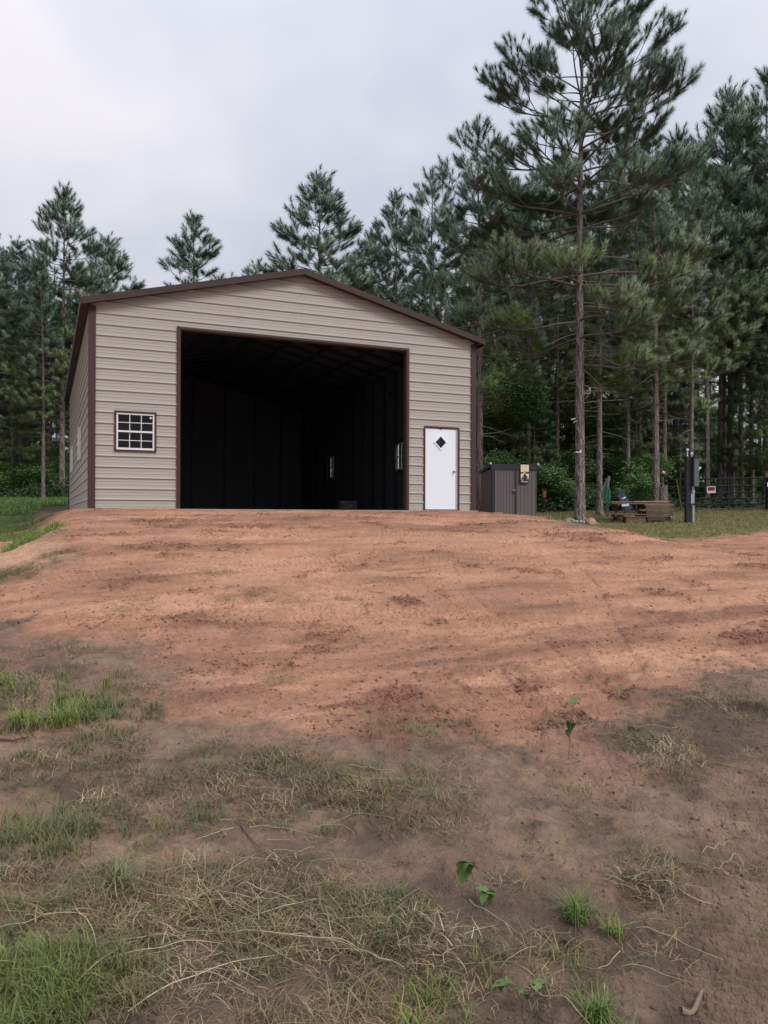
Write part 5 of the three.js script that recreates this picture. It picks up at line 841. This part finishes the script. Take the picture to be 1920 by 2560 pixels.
{ // single green clumps
  const g = [bladeTuft(70, 0.2, 0.07, 0.006, 0.1, 41, 4), bladeTuft(14, 0.36, 0.05, 0.008, 0.04, 42, 5), bladeTuft(40, 0.13, 0.04, 0.005, 0.15, 43, 4)];
  const cm = { a: mat(lin(0.17, 0.215, 0.04), 0.6, { side: THREE.DoubleSide }), b: mat(lin(0.13, 0.17, 0.06), 0.6, { side: THREE.DoubleSide }), c: mat(lin(0.11, 0.16, 0.03), 0.6, { side: THREE.DoubleSide }) };
  const clump = (u, v, k, m, s, lab, n = 1, sp = 0) => { const p = onGround(u, v), t = thing('grass_clump', lab, 'grass clump', [p.x, top(p.x, p.z), p.z], u * 0.01), geos = []; const r = rngOf(u * 7 + v); for (let i = 0; i < n; i++) { const x = (r() - 0.5) * 2 * sp, z = (r() - 0.5) * 2 * sp; geos.push(g[k].clone().scale(s * (0.7 + 0.5 * r()), s * (0.7 + 0.5 * r()), s * (0.7 + 0.5 * r())).rotateY(r() * 6).translate(x, 0, z)); } part('blades', n > 1 ? mergeGeometries(geos) : geos[0], cm[m], t).userData.kind = 'stuff'; };
  clump(140, 1800, 0, 'a', 0.8, 'broad bright green grass clump at the left beside the red dirt', 15, 0.2);
  clump(250, 1790, 0, 'b', 0.7, 'duller olive grass clump touching the broad bright one on its right', 9, 0.2);
  clump(275, 2235, 1, 'b', 0.75, 'tall thin green stalks standing in the straw at the left', 2, 0.05);
  clump(1452, 2295, 2, 'c', 1.1, 'small upright green grass clump alone on bare soil', 4, 0.03);
  clump(1545, 2365, 2, 'a', 0.7, 'tiny low yellow-green grass sprout right of the upright clump', 2, 0.03);
  clump(1055, 2590, 2, 'a', 1.0, 'bright green grass clump cut by the bottom edge', 3, 0.04);
  clump(1525, 2600, 2, 'c', 0.95, 'dark green grass clump at the bottom edge beside the fallen stick', 5, 0.06);
  clump(0, 1735, 0, 'a', 0.6, 'green grass clump at the left edge above the broad one', 4, 0.12);
}
{ // seedlings with lobed leaves
  const sh = new THREE.Shape(); sh.moveTo(0, 0); for (const [a, b, c, d] of [[0.34, -0.06, 0.42, 0.2], [0.5, 0.3, 0.36, 0.42], [0.4, 0.6, 0.22, 0.74], [0.12, 0.9, 0, 1]]) sh.quadraticCurveTo(a, b, c, d); for (const [a, b, c, d] of [[-0.12, 0.9, -0.22, 0.74], [-0.4, 0.6, -0.36, 0.42], [-0.5, 0.3, -0.42, 0.2], [-0.34, -0.06, 0, 0]]) sh.quadraticCurveTo(a, b, c, d);
  const leafShape = (fold, curl) => { const g = new THREE.ShapeGeometry(sh, 6), p = g.attributes.position; for (let i = 0; i < p.count; i++) { const x = p.getX(i), y = p.getY(i); p.setZ(i, fold * Math.abs(x) - curl * y * y); } g.computeVertexNormals(); return g; };
  const lv = [leafShape(0.35, 0.3), leafShape(0.55, 0.15), leafShape(0.2, 0.5)], lm = [mat(lin(0.075, 0.135, 0.035), 0.5, { side: THREE.DoubleSide }), mat(lin(0.1, 0.19, 0.045), 0.5, { side: THREE.DoubleSide })];
  const seedling = (u, v, lab, stems) => { const p = onGround(u, v), t = thing('seedling', lab, 'seedling', [p.x, top(p.x, p.z) - 0.005, p.z]); for (const [tx, ty, tz, leaves] of stems) { const T = new Tubes(); T.add([V(tx * 0.15, -0.01, 0), V(tx * 0.5, ty * 0.6, tz * 0.5), V(tx, ty, tz)], 0.0022, 0.0014, 5); part('stem', T.geometry(), mat(lin(0.12, 0.09, 0.05), 0.8), t); for (const [s, rx, ry, rz, k, m, f] of leaves) { const q = part('leaf', lv[k], lm[m], t); q.position.set(tx * f, ty * f, tz * f); q.rotation.set(rx, ry, rz, 'YXZ'); q.scale.setScalar(s * 0.78); } } };
  seedling(1195, 2262, 'leafy seedling with one big drooping leaf between straw and bare soil', [[-0.035, 0.16, 0, [[0.115, -2.7, 0.2, 0.25, 0, 0, 1], [0.075, -2.5, 1.9, 0, 1, 0, 1], [0.06, -1.8, -1.2, 0, 2, 0, 0.98]]], [0.03, 0.06, 0.02, [[0.075, -2.6, -0.3, -0.2, 1, 1, 1], [0.06, -1.2, 1.2, 0, 0, 1, 1], [0.055, -2.1, 2.4, 0, 2, 1, 0.9], [0.05, -1.5, -1.6, 0, 0, 1, 0.9]]]]);
  seedling(1418, 1925, 'slender seedling with dark leaves at the edge of the red dirt', [[0.035, 0.32, 0, [[0.07, -1.6, 0.9, 0, 0, 0, 1], [0.06, -1.7, -1.1, 0, 1, 0, 1], [0.06, -0.7, 0, 0, 2, 0, 1], [0.085, -2.5, -0.4, 0.3, 1, 0, 0.66], [0.08, -2.4, 0.5, -0.2, 0, 0, 0.55]]]]);
  seedling(1280, 2575, 'dark leafy seedling at the bottom edge between two grass clumps', [[-0.02, 0.09, 0, [[0.07, -2.2, 0.3, 0, 0, 0, 1], [0.06, -1.9, -1.2, 0, 1, 0, 1], [0.055, -1.4, 1.6, 0, 2, 0, 1]]], [0.03, 0.06, 0, [[0.055, -1.8, 0.6, 0, 1, 0, 1], [0.05, -2.2, -0.9, 0, 0, 1, 1]]]]);
  seedling(1348, 2515, 'low pale leaf sprout flat on the soil near the bottom edge', [[0.0, 0.02, 0, [[0.05, -1.5, 0.8, 0, 0, 1, 1], [0.05, -1.45, -0.7, 0, 1, 1, 1], [0.04, -1.5, 2.6, 0, 0, 1, 1]]]]);
  // fallen sticks
  const sm = [mat(lin(0.1, 0.065, 0.05), 0.9), mat(lin(0.2, 0.15, 0.105), 0.9)];
  const stick = (pts, rad, m, lab, fork) => { const q = pts.map(([u, v, h = 0]) => { const p = onGround(u, v); return V(p.x, top(p.x, p.z) + rad + 0.004 + h, p.z); }), o = q[0].clone(), t = thing('fallen_stick', lab, 'stick', [o.x, o.y, o.z]), T = new Tubes(), path = new THREE.CatmullRomCurve3(q.map((k) => k.clone().sub(o))).getPoints(16); path.forEach((k, i) => { k.x += noise(i * 0.7, rad * 999) * rad * 0.5; k.y += noise(i * 0.6 + 9, rad * 999) * rad * 0.4; }); T.add(path, rad, rad * 0.5, 7); part('stem', T.geometry(), sm[m], t); if (fork) { const F = new Tubes(), f = fork.map(([u, v, h = 0]) => { const p = onGround(u, v); return V(p.x, top(p.x, p.z) + 0.006 + h, p.z).sub(o); }); F.add(new THREE.CatmullRomCurve3(f).getPoints(10), rad * 0.6, rad * 0.3, 6); part('side_twig', F.geometry(), sm[m], t); } };
  //
  stick([[145, 2035], [200, 2000, 0.02], [250, 1965, 0.03], [285, 1930, 0.035]], 0.0055, 0, 'forked thin brown stick on the soil at the left', [[250, 1965, 0.03], [265, 1995, 0.02], [268, 2025]]);
  stick([[1640, 1888], [1642, 1870], [1638, 1855], [1634, 1848]], 0.011, 0, 'short thick curved root piece right of the slender seedling');
  stick([[1700, 2570], [1725, 2545], [1757, 2512]], 0.011, 1, 'thick broken stick at the bottom right');
  stick([[1440, 2392], [1415, 2365], [1388, 2335]], 0.004, 0, 'thin reddish twig below the small upright grass clump', [[1440, 2392], [1439, 2360, 0.05], [1438, 2325, 0.1]]);
  stick([[768, 2527], [850, 2495], [945, 2436]], 0.005, 1, 'long pale straight stick at the bottom centre');
  stick([[600, 2062], [630, 2110], [690, 2182]], 0.0035, 0, 'thin reddish stem lying across bare soil above the straw');
  stick([[0, 1862], [30, 1852], [72, 1846]], 0.008, 0, 'dark stick at the left edge under the broad grass clump');
  stick([[1575, 1836], [1600, 1842]], 0.012, 0, 'short dark stub of wood above the curved root');
}

renderer.render(scene, camera);
